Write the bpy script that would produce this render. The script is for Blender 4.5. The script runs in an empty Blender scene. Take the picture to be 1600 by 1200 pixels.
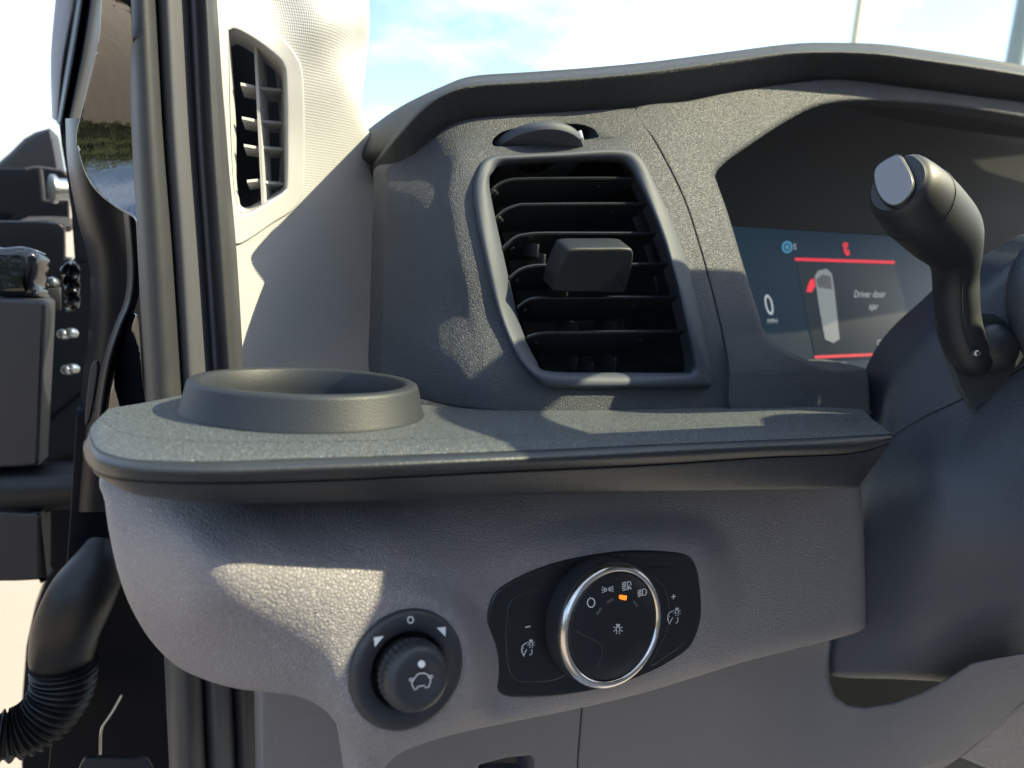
import bpy, bmesh, math, random
import numpy as np
from mathutils import Vector, Matrix
from mathutils.geometry import delaunay_2d_cdt
R_ = math.radians
random.seed(3)
# ------------------------------------------------------------------ camera, world, sun, exposure
scn = bpy.context.scene
F = 1164.0
YAW, PITCH, ROLL = R_(28), R_(12.5), R_(3.5)
CAM = np.array([0.0, 0.0, 1.55])
fw = np.array([math.sin(YAW)*math.cos(PITCH), math.cos(YAW)*math.cos(PITCH), -math.sin(PITCH)])
_r = np.array([math.cos(YAW), -math.sin(YAW), 0.0]); _u = np.cross(_r, fw)
RT = math.cos(ROLL)*_r + math.sin(ROLL)*_u
UP = math.cos(ROLL)*_u - math.sin(ROLL)*_r
cd = bpy.data.cameras.new("camera"); cam = bpy.data.objects.new("camera", cd)
scn.collection.objects.link(cam); scn.camera = cam
cam.matrix_world = Matrix(((RT[0], UP[0], -fw[0], CAM[0]), (RT[1], UP[1], -fw[1], CAM[1]), (RT[2], UP[2], -fw[2], CAM[2]), (0, 0, 0, 1)))
cd.sensor_width = 36; cd.lens = 36*F/1600; cd.clip_start = 0.01; cd.clip_end = 3000
cd.dof.use_dof = True; cd.dof.focus_distance = 0.335; cd.dof.aperture_fstop = 9.5

SUN_AZ, SUN_EL = R_(-25), R_(42)      # azimuth from +X towards +Y
SV = Vector((math.cos(SUN_EL)*math.cos(SUN_AZ), math.cos(SUN_EL)*math.sin(SUN_AZ), math.sin(SUN_EL)))
w = bpy.data.worlds.new("World"); scn.world = w; w.use_nodes = True
nt = w.node_tree; bg = nt.nodes['Background']
sky = nt.nodes.new('ShaderNodeTexSky'); sky.sky_type = 'NISHITA'; sky.sun_disc = False
sky.sun_elevation = SUN_EL; sky.sun_rotation = R_(90)-SUN_AZ; sky.dust_density = 2.0; sky.air_density = 1.0
tc = nt.nodes.new('ShaderNodeTexCoord'); mp = nt.nodes.new('ShaderNodeMapping'); mp.inputs['Scale'].default_value = (1.2, 1.2, 3.2)
ns = nt.nodes.new('ShaderNodeTexNoise'); ns.inputs['Scale'].default_value = 2.6; ns.inputs['Detail'].default_value = 9; ns.inputs['Roughness'].default_value = .6
cr = nt.nodes.new('ShaderNodeValToRGB'); cr.color_ramp.elements[0].position = .43; cr.color_ramp.elements[1].position = .68
mx = nt.nodes.new('ShaderNodeMix'); mx.data_type = 'RGBA'; mx.inputs['B'].default_value = (5.2, 6.3, 7.8, 1)
nt.links.new(tc.outputs['Generated'], mp.inputs['Vector']); nt.links.new(mp.outputs[0], ns.inputs['Vector'])
nt.links.new(ns.outputs['Fac'], cr.inputs['Fac']); nt.links.new(cr.outputs['Color'], mx.inputs['Factor'])
nt.links.new(sky.outputs[0], mx.inputs['A']); nt.links.new(mx.outputs['Result'], bg.inputs['Color'])
bg.inputs['Strength'].default_value = 0.125
sl = bpy.data.lights.new("sun", 'SUN'); sl.energy = 4.8; sl.angle = R_(0.55); sl.color = (1, .86, .57)
so = bpy.data.objects.new("sun", sl); scn.collection.objects.link(so); so.location = (2, 0, 4)
so.rotation_euler = (-SV).to_track_quat('-Z', 'Y').to_euler()
scn.view_settings.view_transform = 'Standard'; scn.view_settings.look = 'None'
scn.view_settings.exposure = 1.58; scn.view_settings.gamma = 1
scn.render.engine = 'CYCLES'; scn.cycles.max_bounces = 8; scn.cycles.transparent_max_bounces = 12

# ------------------------------------------------------------------ projection helpers (photo pixel -> point in the cab)
def ray(px, py): return RT*((px-800)/F) + UP*((600-py)/F) + fw
def P(px, py, d): return CAM + ray(px, py)*d
def PY(px, py, y): r = ray(px, py); return CAM + r*(y/r[1])       # on the vertical plane y
KS, KY = .045, .085
def PZ(px, py, z): r = ray(px, py); return CAM + r*((z+KS*.12+KY*.307)/(r[2]+KS*r[0]+KY*r[1]))       # on the shelf level z (relative to the camera), falling slightly to the right
def plane(o, n): n = np.array(n, float); return (np.array(o, float), n/np.linalg.norm(n))
def PP(px, py, pl, off=0.0):
    o, n = pl; o = o + n*off; r = ray(px, py); return CAM + r*(np.dot(o-CAM, n)/np.dot(r, n))
def proj(p): v = np.array(p)-CAM; z = v @ fw; return (800+F*(v @ RT)/z, 600-F*(v @ UP)/z)
def cr_closed(pts, sub=6):
    p = np.array(pts, float); n = len(p); out = []
    for i in range(n):
        a, b, c, d = p[i-1], p[i], p[(i+1) % n], p[(i+2) % n]
        for k in range(sub):
            t = k/sub; out.append(.5*((2*b)+(c-a)*t+(2*a-5*b+4*c-d)*t*t+(3*b-a-3*c+d)*t**3))
    return np.array(out)
def cr_open(pts, sub=6):
    p = np.array(pts, float); q = np.vstack([2*p[0]-p[1], p, 2*p[-1]-p[-2]]); out = []
    for i in range(1, len(q)-2):
        a, b, c, d = q[i-1], q[i], q[i+1], q[i+2]
        for k in range(sub):
            t = k/sub; out.append(.5*((2*b)+(c-a)*t+(2*a-5*b+4*c-d)*t*t+(3*b-a-3*c+d)*t**3))
    out.append(q[-2]); return np.array(out)
def tps(ctrl):
    c = np.array(ctrl, float); xy = c[:, :2]/400.0; n = len(c)
    def ph(A, B):
        r2 = ((A[:, None, :]-B[None])**2).sum(-1); return .5*r2*np.log(np.maximum(r2, 1e-12))
    K = ph(xy, xy)+np.eye(n)*1e-3; Pm = np.hstack([np.ones((n, 1)), xy])
    A = np.vstack([np.hstack([K, Pm]), np.hstack([Pm.T, np.zeros((3, 3))])])
    s = np.linalg.solve(A, np.concatenate([c[:, 2], [0, 0, 0]]))
    def f(q):
        q = np.atleast_2d(np.array(q, float))[:, :2]/400.0
        return ph(q, xy) @ s[:n] + np.hstack([np.ones((len(q), 1)), q]) @ s[n:]
    return f
# ------------------------------------------------------------------ object helpers
C = scn.collection
def tag(o, label=None, cat=None, group=None, kind=None):
    if label: o['label'] = label
    if cat: o['category'] = cat
    if group: o['group'] = group
    if kind: o['kind'] = kind
    return o
def thing(name, loc, label, cat, group=None):
    o = bpy.data.objects.new(name, None); C.objects.link(o); o.location = [float(v) for v in loc]; o.empty_display_size = .02
    return tag(o, label, cat, group)
def origin(parent):
    v = Vector((0, 0, 0)); p = parent
    while p is not None: v = v + p.location; p = p.parent
    return v
def mk(name, verts, faces, m, parent=None, smooth=True, sharp=35, base=None):
    """one mesh object; verts in place, stored relative to its thing's base"""
    V = np.array(verts, float); off = origin(parent)
    if parent is None:
        b = np.array(base if base is not None else [V[:, 0].mean(), V[:, 1].mean(), V[:, 2].min()]); V = V-b
    else: V = V-np.array(off)
    me = bpy.data.meshes.new(name); me.from_pydata([tuple(v) for v in V], [], [tuple(int(i) for i in f) for f in faces]); me.validate()
    bm = bmesh.new(); bm.from_mesh(me); bmesh.ops.remove_doubles(bm, verts=bm.verts, dist=1e-7)
    bmesh.ops.recalc_face_normals(bm, faces=bm.faces)
    for f in bm.faces: f.smooth = smooth and len(f.verts) < 9
    for e in bm.edges:
        if len(e.link_faces) == 2 and e.calc_face_angle(0) > R_(sharp): e.smooth = False
    bm.to_mesh(me); bm.free()
    if m: me.materials.append(m)
    o = bpy.data.objects.new(name, me); C.objects.link(o)
    if parent is None: o.location = [float(x) for x in b]
    else: o.parent = parent
    return o
def grid_faces(nr, nc, closed=False, base=0):
    fs = []
    for i in range(nr-1):
        for j in range(nc if closed else nc-1):
            k = (j+1) % nc; fs.append((base+i*nc+j, base+i*nc+k, base+(i+1)*nc+k, base+(i+1)*nc+j))
    return fs
def inpoly(q, poly):
    x, y = q[:, 0], q[:, 1]; ins = np.zeros(len(q), bool); n = len(poly)
    for i in range(n):
        x1, y1 = poly[i]; x2, y2 = poly[(i+1) % n]
        if y1 == y2: continue
        c = ((y1 > y) != (y2 > y)) & (x < (x2-x1)*(y-y1)/(y2-y1)+x1); ins ^= c
    return ins
def bdist(q, poly, rv):
    """distance to the outline and the rounding radius there"""
    a = poly; b = np.roll(poly, -1, 0); rb = np.roll(rv, -1)
    D = np.full(len(q), 1e9); RR = np.zeros(len(q))
    for i in range(len(a)):
        ab = b[i]-a[i]; L = (ab**2).sum()
        if L < 1e-12: continue
        t = np.clip(((q-a[i]) @ ab)/L, 0, 1); d = np.hypot(*(q-a[i]-t[:, None]*ab).T)
        m = d < D; D[m] = d[m]; RR[m] = (rv[i]+(rb[i]-rv[i])*t)[m]
    return D, RR
def rnd(d, r):
    r = np.maximum(r, 1e-6); t = np.clip(d, 0, r); return r-np.sqrt(np.maximum(r*r-(r-t)**2, 0))
def patch(name, outline, Yf, m, parent=None, holes=(), step=7, r=4, sub=5, back=(0, .02, 0), rk=1.0, relief=None, smooth_out=True, sharp=50):
    """a moulded panel: outline (px, py[, rounding px]) on a surface whose world depth is Yf, rolled edges, real thickness"""
    def prep(o):
        o = [tuple(p)+((r,) if len(p) == 2 else ()) for p in o]
        a = cr_closed(o, sub) if smooth_out else np.array(o, float); out = []
        for i in range(len(a)):
            b = a[(i+1) % len(a)]; k = max(1, int(math.ceil(math.hypot(*(b-a[i])[:2])/max(3.0, step*.45))))
            out += [a[i]+(b-a[i])*t/k for t in range(k)]
        return np.array(out)
    loops = [prep(outline)]+[prep(h) for h in holes]
    pts = []; edges = []
    for L in loops:
        b = len(pts); n = len(L); pts += [tuple(p[:2]) for p in L]; edges += [(b+i, b+(i+1) % n) for i in range(n)]
    nb = len(pts); L0 = loops[0][:, :2]
    x0, y0 = L0.min(0); x1, y1 = L0.max(0)
    gx, gy = np.meshgrid(np.arange(x0, x1, step), np.arange(y0, y1, step*.87)); gx[1::2] += step/2
    g = np.stack([gx.ravel(), gy.ravel()], 1)
    extra = []
    for L in loops:
        xy = L[:, :2]; rv = L[:, 2]; t = np.roll(xy, -1, 0)-np.roll(xy, 1, 0); t /= np.maximum(np.hypot(*t.T), 1e-9)[:, None]
        nn = np.stack([-t[:, 1], t[:, 0]], 1)
        for s in (1, -1):
            for f in (.08, .22, .42, .68, 1.0):
                extra.append((xy+nn*s*(rv*f)[:, None], rv*f))
    def ok(q):
        i = inpoly(q, loops[0][:, :2])
        for L in loops[1:]: i &= ~inpoly(q, L[:, :2])
        return i
    def dist(q):
        D = np.full(len(q), 1e9); RR = np.zeros(len(q))
        for L in loops:
            d, rr = bdist(q, L[:, :2], L[:, 2]); k = d < D; D[k] = d[k]; RR[k] = rr[k]
        return D, RR
    ex = []
    for q, want in extra:
        k = ok(q); q2 = q[k]; w2 = want[k]
        if len(q2): D, _ = dist(q2); q2 = q2[(D > w2*.93) & (D > .35)]; ex.append(q2)
    g = g[ok(g)]; D, RR = dist(g); g = g[(D > np.maximum(RR*1.15, step*.45))]
    allp = np.vstack([np.array(pts)]+ex+[g])
    res = delaunay_2d_cdt([Vector((float(a), float(b))) for a, b in allp], edges, [], 0, 1e-4)
    q = np.array([tuple(v) for v in res[0]]); tri = np.array([f[:3] for f in res[2]])
    cen = q[tri].mean(1); tri = tri[ok(cen)]
    D, RR = dist(q); Y = Yf(q)
    if relief is not None: Y = Y-relief(q)
    scale = Y/F
    Y = Y + rnd(D, RR)*scale*rk
    V = [PY(a, b, y) for (a, b), y in zip(q, Y)]
    F_ = [tuple(t) for t in tri]
    bk = np.array(back); n0 = len(V)
    # boundary edges -> skirts (own verts give a crisp corner)
    from collections import Counter
    cnt = Counter()
    for t in tri:
        for i in range(3): cnt[tuple(sorted((t[i], t[(i+1) % 3])))] += 1
    be = [e for e, c in cnt.items() if c == 1]; idx = {}
    for e in be:
        for v in e:
            if v not in idx: idx[v] = len(V); V.append(V[v]+bk)
    for a, b in be: F_.append((a, b, idx[b], idx[a]))
    return mk(name, V, F_, m, parent, sharp=sharp)
def loft(name, rows, m, parent=None, subr=5, subc=6, closed=False, caps=False, sharp=60):
    """smooth surface through rows of 3D points"""
    rows = np.array(rows, float)
    rr = np.array([cr_closed(r, subc) if closed else cr_open(r, subc) for r in rows])
    cols = np.transpose(rr, (1, 0, 2)); cols = np.array([cr_open(c, subr) for c in cols]); g = np.transpose(cols, (1, 0, 2))
    nr, nc = g.shape[:2]; V = list(g.reshape(-1, 3)); fs = grid_faces(nr, nc, closed)
    if caps: fs += [tuple(range(nc)), tuple(reversed(range((nr-1)*nc, nr*nc)))]
    return mk(name, V, fs, m, parent, sharp=sharp)
def basis(n):
    n = np.array(n, float); n /= np.linalg.norm(n); u = np.cross([0, 0, 1.0], n)
    if np.linalg.norm(u) < 1e-3: u = np.array([1.0, 0, 0])
    u /= np.linalg.norm(u); return u, np.cross(n, u), n
def lathe(name, c, n, prof, m, parent=None, seg=64, cap=True, rfun=None, sharp=35):
    u, v, n = basis(n); V = []
    for r, h in prof:
        for k in range(seg):
            a = 2*math.pi*k/seg; q = r*(rfun(a, r, h) if rfun else 1)
            V.append(np.array(c)+n*h+u*q*math.cos(a)+v*q*math.sin(a))
    fs = grid_faces(len(prof), seg, True)
    if cap: fs += [tuple(range((len(prof)-1)*seg, len(prof)*seg))]
    return mk(name, V, fs, m, parent, sharp=sharp)
def plate(name, outline, pl, h, m, parent=None, bev=.0008, lift=0.0, sub=5, smooth_out=True, sharp=40):
    """solid plate whose outline (photo px) lies on plane pl; h thick, rolled edge; top stands at lift+h"""
    o = cr_closed(outline, sub) if smooth_out else np.array(outline, float)
    p0, n = pl; u, v, n = basis(n)
    W = np.array([PP(a, b, pl, lift+h) for a, b in o]); c = W.mean(0)
    q = np.stack([(W-c) @ u, (W-c) @ v], 1)
    t = np.roll(q, -1, 0)-np.roll(q, 1, 0); t /= np.maximum(np.hypot(*t.T), 1e-12)[:, None]; nn = np.stack([-t[:, 1], t[:, 0]], 1)
    area = .5*np.sum(q[:, 0]*np.roll(q[:, 1], -1)-np.roll(q[:, 0], -1)*q[:, 1])
    if area < 0: nn = -nn
    V = []; lay = [(0, -h), (0, -bev), (.12*bev, -.55*bev), (.42*bev, -.18*bev), (bev, 0)]
    for ins, hh in lay:
        w2 = q+nn*ins; V += [c+u*a+v*b+n*hh for a, b in w2]
    N = len(o); fs = grid_faces(len(lay), N, True)+[tuple(range((len(lay)-1)*N, len(lay)*N))]
    return mk(name, V, fs, m, parent, sharp=sharp)
def box(name, c, size, m, parent=None, rot=None, bev=.0, seg=2):
    bm = bmesh.new(); bmesh.ops.create_cube(bm, size=1); 
    for v in bm.verts: v.co = Vector((v.co.x*size[0], v.co.y*size[1], v.co.z*size[2]))
    if bev > 0: bmesh.ops.bevel(bm, geom=list(bm.edges), offset=bev, segments=seg, affect='EDGES', profile=.5)
    if rot is not None: bmesh.ops.rotate(bm, verts=bm.verts, matrix=rot)
    V = [np.array(v.co)+np.array(c) for v in bm.verts]; bm.verts.index_update(); fs = [[v.index for v in f.verts] for f in bm.faces]; bm.free()
    return mk(name, V, fs, m, parent, sharp=40)
def tube(name, path, rad, m, parent=None, seg=16, sub=6, closed=False, caps=True, asp=1.0, rfun=None, ref=(0, 0, 1)):
    pr = np.array([list(p)+[r] for p, r in zip(path, rad)])
    q = cr_closed(pr, sub) if closed else cr_open(pr, sub); p = q[:, :3]; r = q[:, 3]; n = len(p)
    V = []; ref = np.array(ref, float)
    for i in range(n):
        t = p[(i+1) % n]-p[i-1] if closed else p[min(i+1, n-1)]-p[max(i-1, 0)]
        t /= np.linalg.norm(t); u = np.cross(t, ref); u /= max(np.linalg.norm(u), 1e-9); v = np.cross(u, t)
        for k in range(seg):
            a = 2*math.pi*k/seg; s = rfun(i/(n-1), a) if rfun else 1
            V.append(p[i]+r[i]*s*(u*math.cos(a)*asp+v*math.sin(a)))
    fs = grid_faces(n, seg, True)
    if closed: fs += [((n-1)*seg+j, (n-1)*seg+(j+1) % seg, (j+1) % seg, j) for j in range(seg)]
    elif caps: fs += [tuple(range(seg)), tuple(range((n-1)*seg, n*seg))]
    return mk(name, V, fs, m, parent, sharp=50)
def strokes(name, lines, wpx, pl, m, parent, off=.00012, fills=()):
    """printed mark: thin raised ribbons along polylines (photo px) on plane pl"""
    V = []; fs = []
    for L in lines:
        closed = len(L) > 2 and L[0] == L[-1]; p = np.array(L[:-1] if closed else L, float); n = len(p)
        W = []
        for i in range(n):
            a = p[(i-1) % n] if (closed or i > 0) else p[i]; b = p[(i+1) % n] if (closed or i < n-1) else p[i]
            t = b-a; t /= max(np.hypot(*t), 1e-9); nn = np.array([-t[1], t[0]])*wpx/2; W.append((p[i]+nn, p[i]-nn))
        b0 = len(V)
        for a, b in W:
            for q in (a, b):
                V.append(PP(q[0], q[1], pl, off))
        for i in range(n if closed else n-1):
            j = (i+1) % n; fs.append((b0+2*i, b0+2*i+1, b0+2*j+1, b0+2*j))
    for poly in fills:
        b0 = len(V); V += [PP(a, b, pl, off) for a, b in poly]; fs.append(tuple(range(b0, b0+len(poly))))
    return mk(name, V, fs, m, parent, smooth=False)
def arc(cx, cy, rx, ry, a0, a1, n=14, lean=0.0):
    return [(cx+rx*math.cos(R_(a0+(a1-a0)*i/n))-lean*ry*math.sin(R_(a0+(a1-a0)*i/n)), cy-ry*math.sin(R_(a0+(a1-a0)*i/n))) for i in range(n+1)]
def text(name, s, px, py, hpx, pl, m, parent, wide=1.0, off=.0002, slope=0.0, lean=0.0):
    cu = bpy.data.curves.new(name, 'FONT'); cu.body = s; cu.size = 1; cu.align_x = 'CENTER'; cu.align_y = 'CENTER'; cu.resolution_u = 3
    tmp = bpy.data.objects.new('tmp', cu); C.objects.link(tmp); bpy.context.view_layer.update()
    me = bpy.data.meshes.new_from_object(tmp); V = [PP(px+(v.co.x*wide+v.co.y*lean)*hpx, py-v.co.y*hpx+v.co.x*wide*hpx*slope, pl, off) for v in me.vertices]
    fs = [list(p.vertices) for p in me.polygons]; bpy.data.objects.remove(tmp); bpy.data.curves.remove(cu); bpy.data.meshes.remove(me)
    return mk(name, V, fs, m, parent, smooth=False)

# ------------------------------------------------------------------ materials
def mat(name, col, rough=.5, metal=0, bumps=(), spec=.5, coat=0, vary=0, emit=None, es=1, sparkle_specks=0):
    if not metal and max(col) < .5: col = tuple(c*(1.5 if max(col) > .04 else .9) for c in col)
    m = bpy.data.materials.new(name); m.use_nodes = True; n = m.node_tree.nodes; l = m.node_tree.links; b = n['Principled BSDF']
    b.inputs['Base Color'].default_value = (*col, 1); b.inputs['Roughness'].default_value = rough; b.inputs['Metallic'].default_value = metal
    b.inputs['Specular IOR Level'].default_value = spec; b.inputs['Coat Weight'].default_value = coat; b.inputs['Coat Roughness'].default_value = .03
    if emit: b.inputs['Emission Color'].default_value = (*emit, 1); b.inputs['Emission Strength'].default_value = es*1.5
    tcn = n.new('ShaderNodeTexCoord'); prev = None
    if vary:
        nz = n.new('ShaderNodeTexNoise'); nz.inputs['Scale'].default_value = 45; nz.inputs['Detail'].default_value = 8; nz.inputs['Roughness'].default_value = .7
        l.new(tcn.outputs['Object'], nz.inputs['Vector'])
        mr = n.new('ShaderNodeMapRange'); mr.inputs['To Min'].default_value = max(.05, rough-vary); mr.inputs['To Max'].default_value = min(1, rough+vary)
        l.new(nz.outputs['Fac'], mr.inputs['Value']); l.new(mr.outputs[0], b.inputs['Roughness'])
        mr2 = n.new('ShaderNodeMapRange'); mr2.inputs['To Min'].default_value = 1-vary*.6; mr2.inputs['To Max'].default_value = 1+vary*.6
        l.new(nz.outputs['Fac'], mr2.inputs['Value']); vm = n.new('ShaderNodeVectorMath'); vm.operation = 'SCALE'; vm.inputs[0].default_value = col
        l.new(mr2.outputs[0], vm.inputs['Scale']); l.new(vm.outputs[0], b.inputs['Base Color'])
    if sparkle_specks:  # grain sparkle painted into the colour as paler cells, plus rare dust specks
        fv = n.new('ShaderNodeTexVoronoi'); fv.inputs['Scale'].default_value = sparkle_specks; l.new(tcn.outputs['Object'], fv.inputs['Vector'])
        fs_ = n.new('ShaderNodeSeparateColor'); l.new(fv.outputs['Color'], fs_.inputs[0])
        fr = n.new('ShaderNodeMapRange'); fr.inputs['From Min'].default_value = .55; fr.inputs['To Min'].default_value = .85; fr.inputs['To Max'].default_value = 1.7; l.new(fs_.outputs[0], fr.inputs['Value'])
        fm = n.new('ShaderNodeVectorMath'); fm.operation = 'SCALE'; fm.inputs[0].default_value = col; 
        fg = n.new('ShaderNodeMath'); fg.operation = 'GREATER_THAN'; fg.inputs[1].default_value = .985; l.new(fs_.outputs[2], fg.inputs[0])
        fh = n.new('ShaderNodeMath'); fh.operation = 'MULTIPLY_ADD'; fh.inputs[1].default_value = 2.6; l.new(fg.outputs[0], fh.inputs[0]); l.new(fr.outputs[0], fh.inputs[2]); l.new(fh.outputs[0], fm.inputs['Scale']); l.new(fm.outputs[0], b.inputs['Base Color'])
        fr2 = n.new('ShaderNodeMapRange'); fr2.inputs['To Min'].default_value = rough+.15; fr2.inputs['To Max'].default_value = rough-.22; l.new(fs_.outputs[1], fr2.inputs['Value']); l.new(fr2.outputs[0], b.inputs['Roughness'])
    for kind, scale, dist, strg in bumps:
        bp = n.new('ShaderNodeBump'); bp.inputs['Distance'].default_value = dist; bp.inputs['Strength'].default_value = strg
        if kind == 'leather':
            dn = n.new('ShaderNodeTexNoise'); dn.inputs['Scale'].default_value = scale*.45; dn.inputs['Detail'].default_value = 3
            l.new(tcn.outputs['Object'], dn.inputs['Vector'])
            mul = n.new('ShaderNodeVectorMath'); mul.operation = 'MULTIPLY_ADD'; mul.inputs[1].default_value = (1.3/scale,)*3
            l.new(dn.outputs['Color'], mul.inputs[0]); l.new(tcn.outputs['Object'], mul.inputs[2])
            vo = n.new('ShaderNodeTexVoronoi'); vo.feature = 'DISTANCE_TO_EDGE'; vo.inputs['Scale'].default_value = scale
            l.new(mul.outputs[0], vo.inputs['Vector'])
            mr = n.new('ShaderNodeMapRange'); mr.interpolation_type = 'SMOOTHSTEP'; mr.inputs['From Max'].default_value = .22; l.new(vo.outputs['Distance'], mr.inputs['Value'])
            n2 = n.new('ShaderNodeTexNoise'); n2.inputs['Scale'].default_value = scale*.8; n2.inputs['Detail'].default_value = 2; l.new(tcn.outputs['Object'], n2.inputs['Vector'])
            ad = n.new('ShaderNodeMath'); ad.operation = 'MULTIPLY_ADD'; ad.inputs[1].default_value = .9; l.new(n2.outputs['Fac'], ad.inputs[0]); l.new(mr.outputs[0], ad.inputs[2])
            h = ad.outputs[0]
        elif kind == 'noise':
            nz = n.new('ShaderNodeTexNoise'); nz.inputs['Scale'].default_value = scale; nz.inputs['Detail'].default_value = 3; l.new(tcn.outputs['Object'], nz.inputs['Vector']); h = nz.outputs['Fac']
        elif kind == 'voro':
            vo = n.new('ShaderNodeTexVoronoi'); vo.feature = 'SMOOTH_F1'; vo.inputs['Scale'].default_value = scale; l.new(tcn.outputs['Object'], vo.inputs['Vector']); h = vo.outputs['Distance']
        elif kind == 'dots':
            sx = n.new('ShaderNodeSeparateXYZ'); l.new(tcn.outputs['Object'], sx.inputs[0])
            def mth(op, a, bb=None):
                q = n.new('ShaderNodeMath'); q.operation = op
                for i, v in enumerate((a, bb)):
                    if v is None: continue
                    if isinstance(v, (int, float)): q.inputs[i].default_value = v
                    else: l.new(v, q.inputs[i])
                return q.outputs[0]
            hx = mth('ADD', mth('MULTIPLY', sx.outputs[0], .85), mth('MULTIPLY', sx.outputs[1], .53))
            a = mth('SINE', mth('MULTIPLY', mth('ADD', hx, mth('MULTIPLY', sx.outputs[2], .58)), scale)); c_ = mth('SINE', mth('MULTIPLY', mth('SUBTRACT', hx, mth('MULTIPLY', sx.outputs[2], .58)), scale))
            h = mth('MULTIPLY', a, c_)
        elif kind == 'brush':
            mpn = n.new('ShaderNodeMapping'); mpn.inputs['Scale'].default_value = (1, 1, 14); l.new(tcn.outputs['Object'], mpn.inputs[0])
            nz = n.new('ShaderNodeTexNoise'); nz.inputs['Scale'].default_value = scale; l.new(mpn.outputs[0], nz.inputs['Vector']); h = nz.outputs['Fac']
        l.new(h, bp.inputs['Height'])
        if prev: l.new(prev.outputs[0], bp.inputs['Normal'])
        prev = bp
    if prev: l.new(prev.outputs[0], b.inputs['Normal'])
    return m
DASH = mat('dash_leather', (.030, .034, .042), .54, spec=.4, bumps=[('leather', 1150, .00034, .85)], vary=.07)
HOOD = mat('dash_pad', (.026, .030, .038), .55, spec=.4, bumps=[('leather', 1150, .00034, .85)], vary=.07)
SHELF = mat('shelf_plastic', (.040, .046, .050), .45, bumps=[('noise', 1500, .0010, 1.0), ('voro', 1100, .0003, .5)], vary=.08, sparkle_specks=2400)
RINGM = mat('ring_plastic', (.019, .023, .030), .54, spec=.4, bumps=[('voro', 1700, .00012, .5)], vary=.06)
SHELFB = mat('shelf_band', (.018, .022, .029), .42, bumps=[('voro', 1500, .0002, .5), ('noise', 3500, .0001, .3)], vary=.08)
TRIM = mat('grey_trim', (.158, .150, .160), .50, bumps=[('leather', 800, .00042, .9), ('noise', 2600, .0001, .25)], vary=.06)
TRIM2 = mat('lower_grey_trim', (.088, .087, .097), .55, bumps=[('voro', 1000, .0004, .5)], vary=.06)
COL = mat('column_plastic', (.031, .036, .048), .45, bumps=[('voro', 1200, .0004, .7), ('noise', 3000, .0001, .3)], vary=.06)
STALK = mat('stalk_plastic', (.014, .018, .024), .52, bumps=[('noise', 5000, .00006, .3)], vary=.05)
BASEM = mat('base_plastic', (.028, .035, .044), .5, bumps=[('noise', 4000, .00006, .3)], vary=.05)
CAPM = mat('stalk_cap', (.12, .125, .14), .33, bumps=[('noise', 4000, .00005, .3)], vary=.06)
PILLAR = mat('pillar_trim', (.26, .26, .266), .6, bumps=[('dots', 4000, .00014, .5)], vary=.04)
PILLV = mat('pillar_vent', (.26, .26, .27), .5, bumps=[('noise', 2600, .00006, .4)], vary=.05)
BEZ = mat('vent_bezel', (.030, .036, .048), .62, spec=.35, bumps=[('noise', 3200, .00008, .4)], vary=.06)
SLAT = mat('vent_slat', (.014, .018, .023), .38, bumps=[('noise', 2600, .00006, .4)], vary=.07)
SLATK = mat('tab_plastic', (.010, .013, .018), .5, spec=.3, bumps=[('noise', 3000, .00006, .4)], vary=.05)
DARK = mat('dark_plastic', (.006, .009, .013), .6, bumps=[('noise', 1500, .0001, .3)])
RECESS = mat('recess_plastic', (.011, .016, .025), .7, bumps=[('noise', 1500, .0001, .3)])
DUCTM = mat('duct_plastic', (.025, .027, .03), .4, bumps=[('noise', 900, .0002, .4)])
GLOSS = mat('switch_black', (.006, .008, .012), .34, bumps=[('noise', 5000, .00003, .3)], vary=.05)
KNOBM = mat('knob_rubber', (.026, .029, .036), .45, bumps=[('noise', 3800, .0001, .45)], vary=.06)
CHROME = mat('satin_chrome', (.62, .60, .58), .22, metal=1, bumps=[('brush', 500, .00003, .3)], vary=.05)
WHITE = mat('white_print', (.72, .74, .76), .5)
GREYP = mat('grey_print', (.045, .05, .055), .4)
SEAL = mat('door_seal_rubber', (.032, .034, .039), .55, bumps=[('noise', 700, .0002, .4), ('noise', 4500, .0001, .4)], vary=.08)
SEAL2 = mat('inner_seal_rubber', (.042, .043, .052), .6, bumps=[('noise', 4500, .0001, .4)], vary=.06)
PAINT = mat('black_paint', (.004, .005, .008), .06, coat=.3, bumps=[('noise', 110, .0008, .35)])
PAINT2 = mat('black_paint_dull', (.0045, .006, .010), .36, spec=.08, coat=0, bumps=[('noise', 120, .0006, .3)])
RUB = mat('black_rubber', (.007, .008, .010), .42, spec=.35, bumps=[('noise', 400, .0002, .3)], vary=.12)
FRAMEM = mat('frame_trim_grey', (.13, .135, .15), .5, bumps=[('noise', 300, .0003, .3)], vary=.1)
FELT = mat('worn_black_plastic', (.020, .021, .028), .55, bumps=[('noise', 300, .0003, .3)], vary=.15)
MIRR = mat('mirror_housing', (.010, .010, .014), .55, bumps=[('noise', 1200, .0002, .4)], vary=.1)
STEEL = mat('zinc_steel', (.42, .44, .46), .35, metal=1, bumps=[('noise', 900, .0001, .3)])
ORANGE = mat('orange_lamp', (.9, .25, .02), .4, emit=(1, .20, .01), es=.30)
RED = mat('red_pixels', (.02, .0, .0), .4, emit=(.85, .03, .06), es=.22)
BLUE = mat('blue_pixels', (.0, .01, .02), .4, emit=(.12, .45, .75), es=.14)
GREYL = mat('grey_pixels', (.02, .02, .02), .4, emit=(.62, .68, .70), es=.15)
AMB = mat('amber_pixels', (.02, .01, .0), .4, emit=(.9, .42, .12), es=.14)
VANL = mat('grey_pixels_dim', (.02, .02, .02), .4, emit=(.28, .32, .33), es=.16)
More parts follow.
